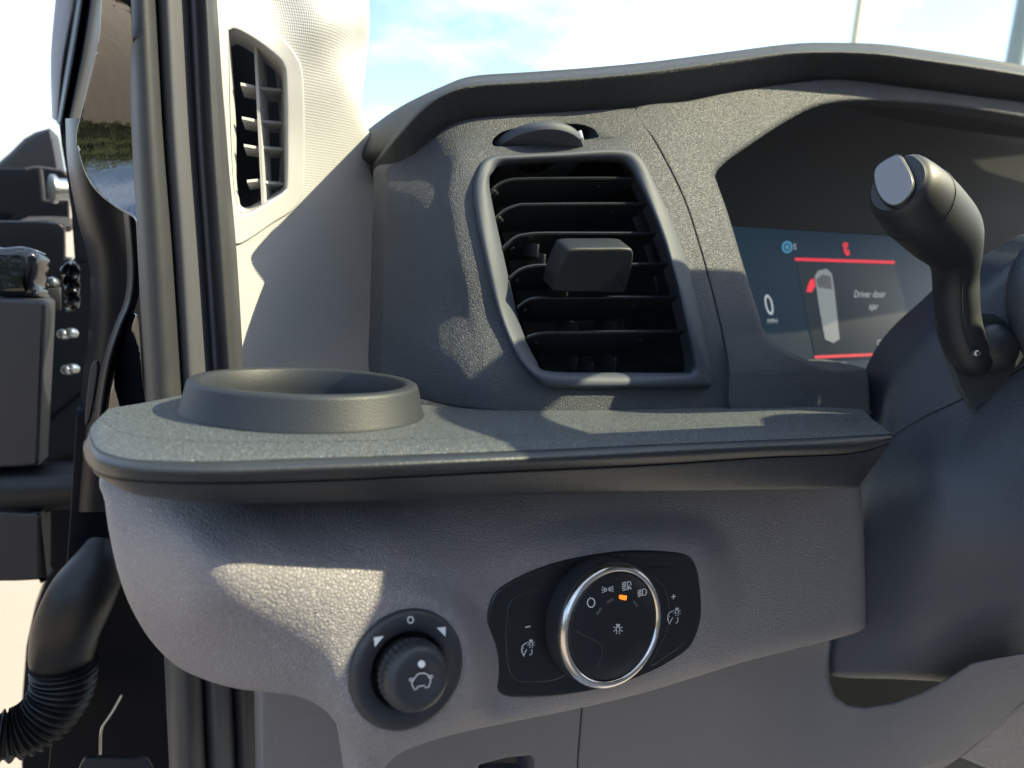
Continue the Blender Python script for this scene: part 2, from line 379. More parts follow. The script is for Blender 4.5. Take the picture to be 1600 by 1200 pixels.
VAND = mat('grey_pixels_dark', (.02, .02, .02), .4, emit=(.10, .11, .12), es=.16)
SCR = mat('screen_glass', (.003, .005, .008), .45, spec=.2, emit=(.05, .10, .16), es=.07)
SCR2 = mat('screen_panel', (.004, .006, .008), .45, spec=.2, emit=(.07, .09, .115), es=.09)

# ------------------------------------------------------------------ ground (structure), posts beyond the windscreen
GROUND = mat('concrete', (.155, .135, .115), .9, bumps=[('noise', 40, .004, .4)], vary=.25)
g = mk('ground', [(-600, -600, 0), (600, -600, 0), (600, 600, 0), (-600, 600, 0)], [(0, 1, 2, 3)], GROUND, base=(0, 0, 0)); tag(g, 'pale sunlit concrete ground seen past the open door', kind='structure')
def post_at(px, dist, wpx, m, label, hgt=7.0):
    c = P(px, 40, dist); wd_ = wpx*dist/F
    o = thing('lamp_post', (c[0], c[1], 0), label, 'post')
    lathe('shaft', (c[0], c[1], 0), (0, 0, 1), [(wd_*.75, 0), (wd_*.75, .25), (wd_*.52, .3), (wd_*.5, hgt)], m, o, seg=20)
    lathe('base_plate', (c[0], c[1], 0), (0, 0, 1), [(wd_*1.6, .0), (wd_*1.6, .03), (wd_*.7, .031)], m, o, seg=20)
post_at(1338, 9.0, 9, mat('post_tan', (.30, .27, .16), .6, vary=.1), 'thin tan post seen through the windscreen above the middle of the dash')
post_at(1596, 7.0, 26, mat('post_green', (.16, .20, .20), .6, vary=.1), 'thicker grey-green post seen through the windscreen at the right edge')
# cab shell: roof, floor, rear wall and far side of the van around the dash
HEAD = mat('headliner', (.36, .38, .42), .85, bumps=[('noise', 500, .0003, .4)])
SHELL = mat('cab_lining', (.24, .24, .25), .7, bumps=[('noise', 300, .0004, .4)])
cab = thing('van_cab', (.9, -.3, .55), 'dark lined van cab shell with pale headliner around the dashboard', 'van cab')
z0 = CAM[2]
box('roof_lining', (.93, -.56, z0+.52), (1.9, .76, .05), HEAD, cab, bev=.01)
box('cab_floor', (.97, .15, .60), (1.84, 2.2, .06), SHELL, cab, bev=.01)
box('rear_wall', (.93, -.95, 1.35), (1.9, .05, 1.5), SHELL, cab, bev=.01)
box('far_door', (1.87, -.1, 1.03), (.06, 1.6, .86), SHELL, cab, bev=.01)
box('door_post', (.03, -.80, 1.35), (.08, .22, 1.5), SHELL, cab, bev=.02)
box('seat_back', (.45, -.62, 1.30), (.50, .14, .72), SHELL, cab, bev=.05, seg=4)
box('seat_cushion', (.45, -.32, .97), (.50, .52, .16), SHELL, cab, bev=.05, seg=4)
box('firewall', (.97, .80, 1.0), (1.84, .05, .8), SHELL, cab, bev=.01)
mg = bpy.data.materials.new('windscreen_glass'); mg.use_nodes = True; n_ = mg.node_tree.nodes; l_ = mg.node_tree.links; n_.clear()
om = n_.new('ShaderNodeOutputMaterial'); tb_ = n_.new('ShaderNodeBsdfTransparent'); tb_.inputs[0].default_value = (.93, .96, .95, 1); gb = n_.new('ShaderNodeBsdfGlossy'); gb.inputs['Roughness'].default_value = .02
mm = n_.new('ShaderNodeMixShader'); mm.inputs[0].default_value = .04; l_.new(tb_.outputs[0], mm.inputs[1]); l_.new(gb.outputs[0], mm.inputs[2]); l_.new(mm.outputs[0], om.inputs[0])
ws = box('windscreen', (.98, .30, z0+.25), (1.78, .005, 1.06), mg, cab, rot=Matrix.Rotation(R_(59), 3, 'X'))
# ================================================================== UPPER DASHBOARD
dash = thing('dashboard', PY(1000, 640, .27), 'black leather-grained upper dashboard wrapping the square vent and the instrument recess', 'dashboard')
face_ctrl = [(830, 642, .280), (1100, 642, .276), (1350, 642, .270), (1600, 640, .262), (760, 500, .300), (1000, 500, .290), (1200, 520, .286), (1350, 540, .280),
             (760, 250, .338), (1000, 300, .324), (1130, 300, .326), (1080, 200, .343), (900, 190, .350), (1250, 150, .346), (1400, 140, .338), (1600, 165, .325), (1720, 185, .318), (2000, 240, .31), (2000, 640, .27),
             (740, 600, .288), (712, 420, .3125), (700, 330, .327), (712, 240, .341), (695, 560, .299), (655, 420, .327), (655, 300, .342), (650, 560, .312), (608, 300, .357), (604, 420, .345), (600, 560, .331), (645, 612, .310), (700, 190, .358), (640, 245, .364), (560, 400, .368)]
faceY = tps(face_ctrl)
crease = [(604, 262), (631, 250), (662, 229), (694, 203), (716, 191), (750, 184), (850, 177), (991, 169)]
seam = [(992, 173), (1025, 225), (1067, 308), (1092, 383), (1117, 475), (1137, 567), (1146, 645)]
bz_out = [(740, 308), (746, 268), (762, 246), (800, 241), (880, 237), (967, 232), (1000, 246), (1025, 292), (1052, 352), (1075, 417), (1094, 495), (1110, 567), (1111, 595), (1099, 605), (980, 607), (867, 606), (837, 592), (804, 550), (775, 475), (754, 387)]
bz_in = [(765, 293), (771, 268), (785, 259), (820, 256), (867, 254), (955, 253), (980, 262), (998, 290), (1017, 329), (1037, 380), (1054, 433), (1068, 495), (1081, 558), (1080, 577), (1068, 582), (960, 582), (858, 580), (837, 562), (812, 504), (787, 400)]
def shrink(o, k, cx=None, cy=None):
    a = np.array(o, float); c = a.mean(0); d = a-c; return [tuple(c+v*(1-k/np.hypot(*v))) for v in d]
wheel_hole = [(769, 225), (774, 214), (795, 203), (850, 195), (900, 194), (924, 200), (933, 209), (930, 216), (880, 222), (820, 227), (780, 229)]
vs_out = [(x, y, 2) for x, y in crease]+[(x, y, 3) for x, y in seam]+[(1146, 648, 0), (980, 648, 3), (830, 646, 3), (740, 639, 3), (690, 631, 3), (640, 618, 2), (598, 602, 1), (597, 500, 2), (600, 380, 2), (603, 300, 2)]
def vs_relief(q):
    # raised shoulder around the bezel and a soft dish for the thumb wheel
    d, _ = bdist(q, np.array(bz_out, float), np.zeros(len(bz_out))); x, y = q[:, 0], q[:, 1]
    k = np.clip((d-34)/22, 0, 1); k = k*k*(3-2*k); left = np.clip((760-x)/60, 0, 1)*np.clip((y-215)/60, 0, 1)
    dish = np.exp(-(((x-850)/120)**2+((y-208)/26)**2)**2)
    return -.0026*k*left-.0022*dish
patch('vent_surround', vs_out, faceY, DASH, dash, holes=[[(x, y, 1.5) for x, y in shrink(bz_out, 3)], [(x, y, 1.5) for x, y in wheel_hole]], step=7, back=(0, .02, 0), relief=vs_relief)
opening = [(1700, 200), (1600, 185), (1487, 167), (1412, 161), (1337, 159), (1277, 167), (1225, 192), (1161, 234), (1133, 254), (1118, 272), (1121, 288), (1137, 333), (1162, 417), (1183, 483), (1196, 521), (1225, 546), (1267, 564), (1296, 573), (1342, 573), (1355, 586), (1359, 640)]
creaseR = [(991, 171), (1075, 158), (1150, 143), (1262, 127), (1319, 125), (1412, 136), (1600, 160), (1700, 172)]
cs_out = [(x, y, 2) for x, y in creaseR]+[(x, y, 9) for x, y in opening]+[(1359, 646, 3), (1250, 646, 3), (1148, 646, 1)]+[(x+1.2, y, 3) for x, y in reversed(seam[1:-1])]
def cs_relief(q):
    x, y = q[:, 0], q[:, 1]
    return .004*np.exp(-((x-1180)/90)**2)*np.clip((y-520)/60, 0, 1)
patch('cluster_surround', cs_out, faceY, DASH, dash, step=7, back=(.0, .022, 0), relief=cs_relief)
# padded hood along the top
Sx = [(572, 268), (597, 236), (631, 190), (662, 156), (694, 134), (735, 121), (819, 115), (912, 108), (1006, 99), (1100, 87), (1225, 71), (1300, 69), (1375, 72), (1450, 82), (1525, 93), (1600, 106), (1720, 128), (1880, 160), (2100, 205)]
Cx = [(585, 300), (606, 266), (640, 248), (668, 228), (698, 203), (745, 188), (830, 182), (915, 178), (1000, 172), (1090, 158), (1225, 134), (1300, 129), (1375, 134), (1450, 144), (1525, 153), (1600, 163), (1720, 182), (1880, 212), (2100, 255)]
Yc = [float(faceY([(x, y)])[0]) for x, y in Cx]; Yc[0] = .455; Yc[1] = .385
rows = []
prof = [(-.02, .16), (-.01, .07), (0, .022), (.03, .009), (.07, .002), (.12, -.0052), (.17, -.0085), (.24, -.0092), (.5, -.0045), (.75, .0002), (.9, .0032), (.97, .0045), (1.0, .009)]
for t, dy in prof:
    row = []
    for i, ((sx, sy), (cx, cy)) in enumerate(zip(Sx, Cx)):
        tt = max(t, 0); k = [.3, .35, .5, .7, .9][i] if i < 5 else 1.0
        p = PY(sx+(cx-sx)*tt, sy+(cy-sy)*tt, Yc[i]+dy*k+.001)
        if t < 0: p0 = PY(sx, sy, Yc[i]+.022*k); p = p0+np.array([0, dy, t*.9 if t < -.015 else -.004])
        row.append(p)
    rows.append(row)
loft('hood_pad', rows, HOOD, dash, subr=4, subc=7)
# air-flow thumb wheel in its slot
WT = R_(33); wd = np.array([0, math.cos(WT), -math.sin(WT)])
wc = PY(855, 219, float(faceY([(855, 219)])[0])+.001)+wd*.0142
def whl(a, r, h): return 1+(.010*math.cos(a*90) if r > .026 and abs(h) < .0022 else 0)
wh = lathe('thumb_wheel', wc, (.02, math.sin(WT), math.cos(WT)), [(.010, -.003), (.0240, -.003), (.0256, -.0024), (.0262, -.0012), (.0264, 0), (.0262, .0012), (.0256, .0024), (.0240, .003), (.010, .003)], BEZ, dash, seg=180, rfun=None)
mkp = wc-wd*.0206+np.array([.0165, 0, 0])
box('wheel_mark', mkp, (.0018, .0028, .0046), WHITE, dash, rot=Matrix.Rotation(-WT, 3, 'X') @ Matrix.Rotation(-.68, 3, 'Z'), bev=.0003)
box('wheel_slot', PY(852, 208, .385), (.075, .004, .03), DARK, dash)
pf = plane(PY(950, 205, float(faceY([(950, 205)])[0])-.0005), (-.12, -1, .25))
strokes('flow_symbol', [[(944, 201), (962, 199)], [(944, 205), (962, 203)], [(944, 209), (962, 207)], [(942, 196), (965, 193), (967, 209), (942, 213), (942, 196)]], 1.3, pf, GREYP, dash, off=.0012)
strokes('closed_symbol', [[(744, 216), (756, 215), (755, 221), (745, 222), (744, 216)], [(744, 216), (755, 221)], [(750, 218), (757, 217)]], 1.3, pf, GREYP, dash, off=.0012)

# ================================================================== AIR VENT (clips into the dashboard)
vent = thing('air_vent', PY(930, 606, .283), 'black rectangular dashboard air vent with six curved horizontal slats and a centre tab', 'air vent')
rows = []
cen = np.array(bz_out, float).mean(0)
for k, dy in [(0, .003), (0, -.0010), (.08, -.0026), (.26, -.0036), (.58, -.0032), (.82, -.0014), (.96, .002), (1.0, .008), (1.0, .03)]:
    rows.append([PY(a[0]+(b[0]-a[0])*k, a[1]+(b[1]-a[1])*k, float(faceY([a])[0])+dy) for a, b in zip(bz_out, bz_in)])
loft('bezel', rows, BEZ, vent, subr=3, subc=6, closed=True)
rows = []
for dy, k in [(.026, 0), (.05, 3), (.085, 14)]:
    rows.append([PY(b[0], b[1], float(faceY([b])[0])+.03)+np.array([.0, dy-.03, 0])*1 for b in shrink(bz_in, k)])
loft('duct', rows, DARK, vent, subr=2, subc=4, closed=True)
mk('duct_back', [PY(700, 225, .375), PY(1075, 225, .375), PY(1112, 400, .375), PY(1122, 625, .375), PY(700, 625, .375)], [(0, 1, 2, 3, 4)], DARK, vent)
slats = [[(768, 297), (778, 288), (795, 281), (820, 279), (900, 278), (991, 278)],
         [(770, 344), (787, 329), (810, 320), (830, 319), (920, 318), (1010, 318)],
         [(784, 388), (804, 371), (822, 366), (850, 364), (930, 364), (1025, 364)],
         [(795, 434), (812, 421), (833, 415), (860, 414), (930, 413), (1043, 412)],
         [(808, 480), (824, 469), (842, 465), (870, 465), (950, 464), (1057, 464)],
         [(824, 526), (842, 521), (867, 519), (900, 519), (960, 518), (1069, 517)]]
vY = lambda x, y: float(faceY([(x, y)])[0])
for si, s in enumerate(slats):
    e = cr_open(s, 5); n = len(e); V = []
    for j, (x, y) in enumerate(e):
        f = PY(x, y, vY(x, y)+.0065); t = j/(n-1)
        dep = .015*(1-.0*t); bkv = np.array([.0, dep, -.0132]); th = np.array([0, .0004, .0011])
        if t > .86: bkv = bkv*(1-.55*(t-.86)/.14)
        for q in (f+th*.5, f+th*.1+np.array([0, -.0005, 0]), f-th*.7, f+bkv-th*.5, f+bkv+th*.5): V.append(q)
    fs = []
    for j in range(n-1):
        for a in range(5): b = (a+1) % 5; fs.append((j*5+a, j*5+b, (j+1)*5+b, (j+1)*5+a))
    fs += [(0, 1, 2, 3, 4), tuple((n-1)*5+a for a in range(5))]
    sl_ = mk('slat', V, fs, SLAT, vent, sharp=30)
    for tx in (.16, .90):     # little pivot pins in each slat
        x, y = e[int(tx*(n-1))]; c = PY(x, y+14, vY(x, y)+.0105); lathe('pin', c, (0, -1, -.8), [(.0012, -.001), (.0012, .0004), (.0006, .0007)], SLAT, sl_, seg=10)
# tab: front face, rolled top
tp = plane(PY(925, 425, vY(925, 425)-.010), (-.05, -1, -.34))
tb = plate('slide_tab', [(884, 398), (893, 389), (935, 388), (980, 388), (990, 394), (989, 412), (981, 446), (974, 458), (925, 458), (872, 457), (866, 448), (874, 420)], tp, .012, SLATK, vent, bev=.0012, lift=-.012, sub=4)
tp2 = plane(PY(938, 394, vY(938, 394)-.0095), (-.05, -.75, .7))
plate('tab_lip', [(905, 391), (912, 389), (938, 388), (966, 388), (973, 391), (968, 397), (938, 398), (908, 397)], tp2, .003, KNOBM, tb, bev=.0005, lift=-.0025, sub=4)
# vertical vanes and lever behind the slats
for i, (x, y0, y1) in enumerate([(885, 500, 522), (945, 500, 522), (835, 395, 425), (870, 445, 470), (945, 553, 580), (885, 553, 580), (910, 560, 582), (825, 380, 400)]):
    a = PY(x, y0, .325); b_ = PY(x, y1, .325); box('vane', (a+b_)/2, (.0012, .02, abs(a[2]-b_[2])), DUCTM, vent, bev=.0003)
box('vane_frame', PY(915, 511, .342), (.026, .002, .007), FELT, vent, bev=.0005)
box('vane_frame', PY(915, 568, .342), (.028, .002, .008), FELT, vent, bev=.0005)
# linkage on the right-hand wall: little cranks beside each slat end
for i, (x, y) in enumerate([] and [(962, 306), (972, 352), (992, 395), (1014, 440), (1037, 486), (1062, 532)]):
    rt = tube('crank', [PY(x, y, .312-.006*i*.5), PY(x+6, y-2, .312-.006*i*.5), PY(x+10, y+7, .316-.006*i*.5)], [.0010, .0013, .0008], SLATK, vent, seg=10, sub=3)
lk = [(985, 330), (1000, 372), (1018, 420), (1030, 470), (1045, 515), (1062, 560), (1075, 575), (1078, 540), (1060, 480), (1046, 440), (1030, 390), (1012, 340), (998, 318)]
plate('link_arm', lk, plane(PY(1030, 450, .345), (-.5, -1, .2)), .002, DUCTM, vent, bev=.0006)

# ================================================================== STORAGE SHELF with cup holder ring
ZS = -.0835
shelf = thing('dashboard_shelf', PZ(700, 680, ZS), 'dark speckled plastic shelf ledge across the dash with rounded left end', 'shelf')
def hf(px, py): r = ray(px, py); return math.hypot(r[0], r[1])
def drop(px, py, h): r = ray(px, py); return CAM+r*(h/math.hypot(r[0], r[1]))
#      columns: 0 left-back ... last = right end
L0 = [(168, 640), (160, 650), (166, 662), (190, 675), (235, 684), (330, 690), (450, 690), (600, 687), (750, 682), (900, 676), (1050, 668), (1200, 661), (1330, 656), (1362, 654)]
L1 = [(152, 655), (140, 672), (147, 697), (170, 711), (222, 720), (330, 722), (450, 718), (600, 713), (750, 707), (900, 701), (1050, 694), (1200, 688), (1330, 682), (1394, 678)]
L2 = [(133, 690), (131, 706), (140, 728), (165, 745), (222, 753), (330, 756), (450, 754), (600, 748), (750, 740), (900, 733), (1050, 725), (1200, 715), (1330, 709), (1392, 692)]
L3 = [(150, 728), (146, 737), (163, 750), (195, 767), (242, 778), (330, 785), (450, 786), (600, 781), (750, 775), (900, 771), (1050, 768), (1200, 765), (1330, 762), (1345, 755)]
BK = [(168, 640), (172, 638), (190, 635), (220, 630), (262, 622), (340, 606), (450, 590), (600, 585), (700, 600), (830, 625), (1000, 632), (1150, 634), (1300, 637), (1349, 640)]
def mixp(A, B, t): return [(a[0]+(b[0]-a[0])*t, a[1]+(b[1]-a[1])*t) for a, b in zip(A, B)]
h1 = [math.hypot(*(PZ(x, y, ZS-.0022)[:2])) for x, y in L1]
rows = [[PZ(x, y, ZS) for x, y in BK], [PZ(x, y, ZS) for x, y in mixp(BK, L0, .5)], [PZ(x, y, ZS) for x, y in mixp(BK, L0, .95)], [PZ(x, y, ZS-.0001) for x, y in L0], [PZ(x, y, ZS-.0006) for x, y in mixp(L0, L1, .45)], [PZ(x, y, ZS-.0019) for x, y in mixp(L0, L1, .93)], [PZ(x, y, ZS-.0027) for x, y in L1]]
top = loft('shelf_top', rows, SHELF, shelf, subr=6, subc=12)
_b = bmesh.new(); _b.from_mesh(top.data); _cc = PZ(478, 642, ZS)-np.array(origin(top))+np.array(top.location)*0
_dead = [f for f in _b.faces if all(math.hypot(v.co.x-_cc[0], v.co.y-_cc[1]) < .0435 for v in f.verts)]
bmesh.ops.delete(_b, geom=_dead, context='FACES')
for v in _b.verts:
    r_ = math.hypot(v.co.x-_cc[0], v.co.y-_cc[1])
    if r_ < .0435: v.co.x = _cc[0]+(v.co.x-_cc[0])*.0438/r_; v.co.y = _cc[1]+(v.co.y-_cc[1])*.0438/r_
_b.to_mesh(top.data); _b.free()
rows = []
for t, dh in [(-.03, .006), (0.0, .0006), (.03, -.0016), (.15, -.0040), (.38, -.0062), (.64, -.0058), (.88, -.0030), (.96, -.0008), (1.0, .0010)]:
    rows.append([drop(x, y, h+dh) for (x, y), h in zip(mixp(L1, L2, max(t, 0) if t >= 0 else .02), h1)])
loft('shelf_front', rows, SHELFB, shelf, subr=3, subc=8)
rows = []
for t, dh in [(-.06, .004), (0.0, -.0008), (.06, -.0012), (.3, .0005), (.6, .0030), (.9, .0062), (1.0, .0085), (1.02, .013)]:
    rows.append([drop(x, y, h+dh) for (x, y), h in zip(mixp(L2, L3, t), h1)])
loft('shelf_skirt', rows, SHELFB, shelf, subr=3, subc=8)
cc = PZ(478, 642, ZS); ch = thing('cup_holder', cc, 'round raised black cup holder ring standing on the left end of the shelf', 'cup holder')
RB = .0468
lathe('ring', cc, (KS, KY, 1), [(RB, -.001), (RB, .0004), (RB-.0003, .0009), (RB-.0028, .0110), (RB-.0033, .0120), (RB-.0044, .0126), (RB-.0066, .0127), (RB-.0078, .0124), (RB-.0085, .0116), (RB-.0090, .004), (RB-.0096, -.012), (RB-.011, -.024)], RINGM, ch, seg=128, cap=False, sharp=60)
lathe('cup_floor', cc, (KS, KY, 1), [(.037, -.023), (.02, -.0225), (.001, -.0225)], DARK, ch, seg=48)

# ================================================================== LOWER TRIM PANEL (grey)
lower = thing('lower_dash_trim', PY(900, 1100, .28), 'grey leather-grained lower dash trim panel bulging under the black shelf', 'trim panel')
kctrl = [(165, 760, .300), (170, 850, .290), (190, 930, .286), (230, 1000, .284), (300, 1050, .270), (300, 790, .268), (300, 840, .247), (300, 880, .2405), (300, 960, .243), (420, 790, .262), (420, 830, .243), (420, 870, .235), (420, 930, .230), (420, 980, .231), (420, 1040, .237),
         (600, 790, .260), (600, 830, .245), (600, 870, .238), (600, 930, .231), (600, 1020, .224), (600, 1120, .222), (800, 780, .262), (800, 840, .249), (800, 890, .243), (800, 950, .237), (800, 1060, .228), (800, 1100, .226),
         (1000, 780, .262), (1000, 900, .247), (1000, 1050, .236), (1200, 770, .262), (1200, 900, .250), (1200, 1010, .243), (1340, 770, .262), (1340, 900, .253), (1340, 980, .250)]
_k0 = tps(kctrl)
def kneeY0(q): return _k0(q)-.006
def planeY(pl, q): return np.array([PP(a, b, pl)[1] for a, b in np.atleast_2d(q)[:, :2]])
pl_out = [(760, 992), (764, 954), (774, 928), (799, 909), (847, 887), (906, 871), (977, 861), (1040, 862), (1075, 868), (1088, 883), (1094, 911), (1097, 954), (1091, 987), (1077, 1014), (1049, 1035), (1013, 1054), (954, 1075), (882, 1088), (823, 1091), (787, 1087), (771, 1068), (763, 1030)]
hp = plane(PY(930, 975, float(kneeY0([(930, 975)])[0])-.0012), (.03, -1, .20))
mp_ = plane(PY(636, 1045, float(kneeY0([(636, 1045)])[0])-.0008), (.0, -1, .26))
def kneeY(q):
    q = np.atleast_2d(np.array(q, float))[:, :2]; y = kneeY0(q)
    po = np.array(pl_out, float); d, _ = bdist(q, po, np.zeros(len(po))); d = np.where(inpoly(q, po), 0, d)
    for pl, dd, wd_ in ((hp, d, 70), (mp_, np.maximum(np.hypot(q[:, 0]-636, q[:, 1]-1045)-92, 0), 60)):
        k = np.clip(1-dd/wd_, 0, 1); k = k*k*(3-2*k); m_ = k > 0
        if m_.any(): y[m_] = y[m_]*(1-k[m_])+planeY(pl, q[m_])*k[m_]
    return y
k_out = [(162, 735, 6), (300, 740, 3), (600, 735, 3), (900, 735, 3), (1200, 730, 3), (1300, 735, 6), (1338, 752, 14), (1348, 790, 12), (1352, 880, 12), (1353, 960, 14), (1349, 982, 18), (1320, 994, 24), (1250, 1012, 30), (1160, 1035, 34), (1080, 1060, 34), (1000, 1084, 34), (900, 1108, 34), (800, 1128, 34), (700, 1150, 34), (620, 1180, 34), (580, 1230, 34), (556, 1260, 30), (545, 1200, 34), (535, 1150, 34), (510, 1112, 34), (470, 1090, 30), (420, 1082, 26), (370, 1076, 26), (320, 1062, 30), (275, 1040, 34), (235, 1000, 34), (205, 950, 30), (186, 900, 26), (172, 840, 20), (164, 785, 14)]
k_out = [(165, 745, 6)]+k_out[1:]
MC = PP(636, 1045, mp_); K2 = float(np.dot(MC-CAM, fw))/.320; MR = .0256*K2
_u1, _v1, _n1 = basis(mp_[1])
mh = [proj(MC+(_u1*math.cos(a)+_v1*math.sin(a))*(MR-.004)) for a in np.linspace(0, 2*math.pi, 20, endpoint=False)]
patch('bolster', k_out, kneeY, TRIM, lower, holes=[[(x, y, 1) for x, y in mh]], step=7, back=(0, .012, 0), rk=1.0, sub=4)
lctrl = [(400, 1090, .290), (400, 1250, .300), (600, 1200, .290), (900, 1100, .288), (900, 1250, .292), (1150, 1060, .280), (1150, 1250, .285), (1300, 1030, .264), (1400, 1120, .230), (1500, 1050, .200), (1600, 1020, .176), (1700, 1020, .155), (1600, 1250, .195), (1350, 1250, .25)]
lowY = tps(lctrl)
patch('end_panel', [(408, 1060), (470, 1060), (560, 1070), (610, 1150), (600, 1260), (410, 1260)], lambda q: lowY(q)+.004, TRIM2, lower, step=14, smooth_out=False)
patch('fuse_cover', [(560, 1040, 2), (760, 1060, 2), (912, 1060, 2), (906, 1130, 2), (902, 1180, 2), (898, 1260, 2), (560, 1260, 2)], lowY, TRIM2, lower, holes=[[(748, 1195, 4), (790, 1184, 4), (828, 1180, 5), (834, 1186, 5), (834, 1230, 2), (740, 1230, 2)]], step=14, smooth_out=False)
patch('knee_panel', [(914.5, 1050, 2), (1150, 1000, 2), (1290, 975, 2), (1298, 1000, 6), (1295, 1035, 8), (1296, 1065, 8), (1304, 1088, 8), (1322, 1101, 8), (1350, 1105, 8), (1395, 1098, 8), (1440, 1082, 8), (1480, 1060, 8), (1518, 1036, 6), (1560, 1028, 3), (1620, 1018, 3), (1640, 1060, 3), (1640, 1070, 2), (1497, 1185, 2), (1440, 1200, 2), (1420, 1260, 2), (900.5, 1260, 2), (904.5, 1180, 2), (908.5, 1130, 2)], lowY, TRIM2, lower, step=14, smooth_out=False, back=(0, .008, -.014))
patch('shaft_cover', [(1640, 1066, 2), (1501, 1183, 2), (1560, 1208, 2), (1640, 1235, 2)], lambda q: lowY(q)+.002, TRIM, lower, step=14, smooth_out=False)
mk('panel_backing', [PY(520, 1000, .335), PY(1750, 900, .335), PY(1750, 1350, .335), PY(520, 1350, .335)], [(0, 1, 2, 3)], DARK, lower)

# ================================================================== HEADLIGHT SWITCH
def T2(x, y): return (740+x/4.2105, 840+y/4.2105)
hs = thing('headlight_switch', PP(930, 1090, hp), 'black headlight switch panel with large silver-rimmed rotary knob and dimmer buttons', 'switch')
plate('switch_plate', pl_out, hp, .004, GLOSS, hs, bev=.0011, lift=-.0030)
FP = (hp[0]+hp[1]*.0005, hp[1])
lb = [(791, 968), (795, 944), (811, 930), (838, 921), (861, 915), (872, 915), (877, 918), (866, 942), (860, 973), (861, 1006), (873, 1040), (884, 1053), (868, 1063), (835, 1067), (806, 1063), (794, 1044), (790, 1006)]
b1 = plate('dimmer_down_button', lb, FP, .0008, GLOSS, hs, bev=.0005, lift=-.0001)
rb_ = [(1000, 893), (1020, 886), (1053, 886), (1070, 893), (1078, 925), (1081, 965), (1074, 1000), (1048, 1022), (1016, 1040), (1040, 990), (1045, 950), (1035, 915)]
b2 = plate('dimmer_up_button', rb_, FP, .0008, GLOSS, hs, bev=.0005, lift=-.0001)
HK = .0125
K1 = float(np.dot(PP(960, 979, hp)-CAM, fw))/.371; 
# knob: centre so that the raised face lands on the seen ellipse
kc = PP(960, 979, hp, HK)-hp[1]*HK; KR = .0288*K1
kn = lathe('rotary_knob', kc, hp[1], [(KR+.0012, .0002), (KR+.0014, .002), (KR+.0012, .0085), (KR+.0009, .0100)], KNOBM, hs, seg=128, cap=False, rfun=lambda a, r, h: 1)
lathe('chrome_ring', kc, hp[1], [(KR+.0009, .0098), (KR+.0009, .0106), (KR+.0003, .0118), (KR-.0004, .0125), (KR-.0012, .0128), (KR-.0020, .0127), (KR-.0026, .0120), (KR-.0027, .0112)], CHROME, kn, seg=128, cap=False, sharp=60)
lathe('knob_face', kc, hp[1], [(KR-.0027, .0108), (KR-.0029, .0119), (KR-.0034, .0122), (.012, .0123), (.001, .0123)], GLOSS, kn, seg=96, sharp=60)
KP = (hp[0]+hp[1]*.01235, hp[1])
def s2(L): return [T2(*p) for p in L]
def drum(x, y, r=24, leg=7):    # lamp with rays
    out = [s2(arc(x, y, r*.62, r*.75, -60, 240, 18))]
    return out
# O symbol
strokes('off_symbol', [s2(arc(773, 428, 24, 30, 0, 360, 24))], 1.25, KP, WHITE, kn)
# side lamps
sd = [s2([(862, 330), (862, 356), (872, 352), (876, 343), (872, 334), (862, 330)]), s2([(903, 325), (903, 352), (893, 349), (888, 340), (893, 330), (903, 325)])]
for (a, b_, c_, d_) in [(855, 330, 845, 324), (855, 343, 842, 344), (855, 356, 846, 363), (909, 325, 918, 319), (910, 339, 921, 338), (910, 351, 919, 356)]: sd.append(s2([(a, b_), (c_, d_)]))
strokes('side_lamp_symbol', sd, 1.15, KP, WHITE, kn)
# auto lamp
au = [s2([(a, b_), (a-27, b_+8)]) for a, b_ in [(1004, 292), (1003, 304), (1003, 316), (1004, 328), (1008, 340)]]
au += [s2([(1012, 326), (1012, 293), (1024, 288), (1034, 296), (1036, 312)]), s2([(1012, 326), (1018, 334)]), s2([(1014, 346), (1024, 312), (1037, 340)]), s2([(1018, 335), (1034, 330)])]
strokes('auto_lamp_symbol', au, 1.15, KP, WHITE, kn)
hb = [s2([(a, b_), (a-24, b_+11)]) for a, b_ in [(1104, 342), (1103, 354), (1104, 366), (1106, 378)]]
hb += [s2([(1112, 382), (1110, 342), (1124, 337), (1136, 348), (1137, 364), (1128, 378), (1112, 382)])]
strokes('head_lamp_symbol', hb, 1.2, KP, WHITE, kn)
def sun_lines(x, y, r, rays=8, base=True):
    L = [arc(x, y, r*.42, r*.55, -65, 245, 16)]
    L = [s2(L[0])]
    for k in range(rays):
        a = R_(k*360/rays+22); 
        if math.sin(a) > .95: continue
        L.append(s2([(x+r*.72*math.cos(a), y-r*.80*math.sin(a)), (x+r*1.0*math.cos(a), y-r*1.12*math.sin(a))]))
    L.append(s2([(x-r*.2, y-r*.95), (x+r*.2, y-r*.98)])); L.append(s2([(x-r*.2, y-r*.72), (x+r*.2, y-r*.75)]))
    return L
strokes('lamp_symbol', sun_lines(950, 602, 31), 1.25, KP, WHITE, kn)
strokes('selected_lamp', [], 1, KP, ORANGE, kn, off=.0003, fills=[s2([(958, 382), (962, 376), (1004, 381), (1009, 387), (1006, 408), (1000, 413), (962, 404), (957, 398)])])
strokes('unlit_lamp', [], 1, KP, GREYP, kn, fills=[s2([(832, 458), (848, 466), (818, 510), (803, 502)])])
strokes('unlit_lamp', [], 1, KP, GREYP, kn, fills=[s2([(874, 418), (916, 396), (922, 412), (880, 436)])])
strokes('unlit_lamp', [], 1, KP, GREYP, kn, fills=[s2([(1046, 418), (1056, 412), (1083, 448), (1073, 458)])])
strokes('scratch', [s2([(680, 615), (722, 640), (790, 672), (850, 712), (848, 760), (832, 810), (815, 860)])], .45, KP, mat('scratch', (.07, .08, .085), .6), kn, off=.00008)
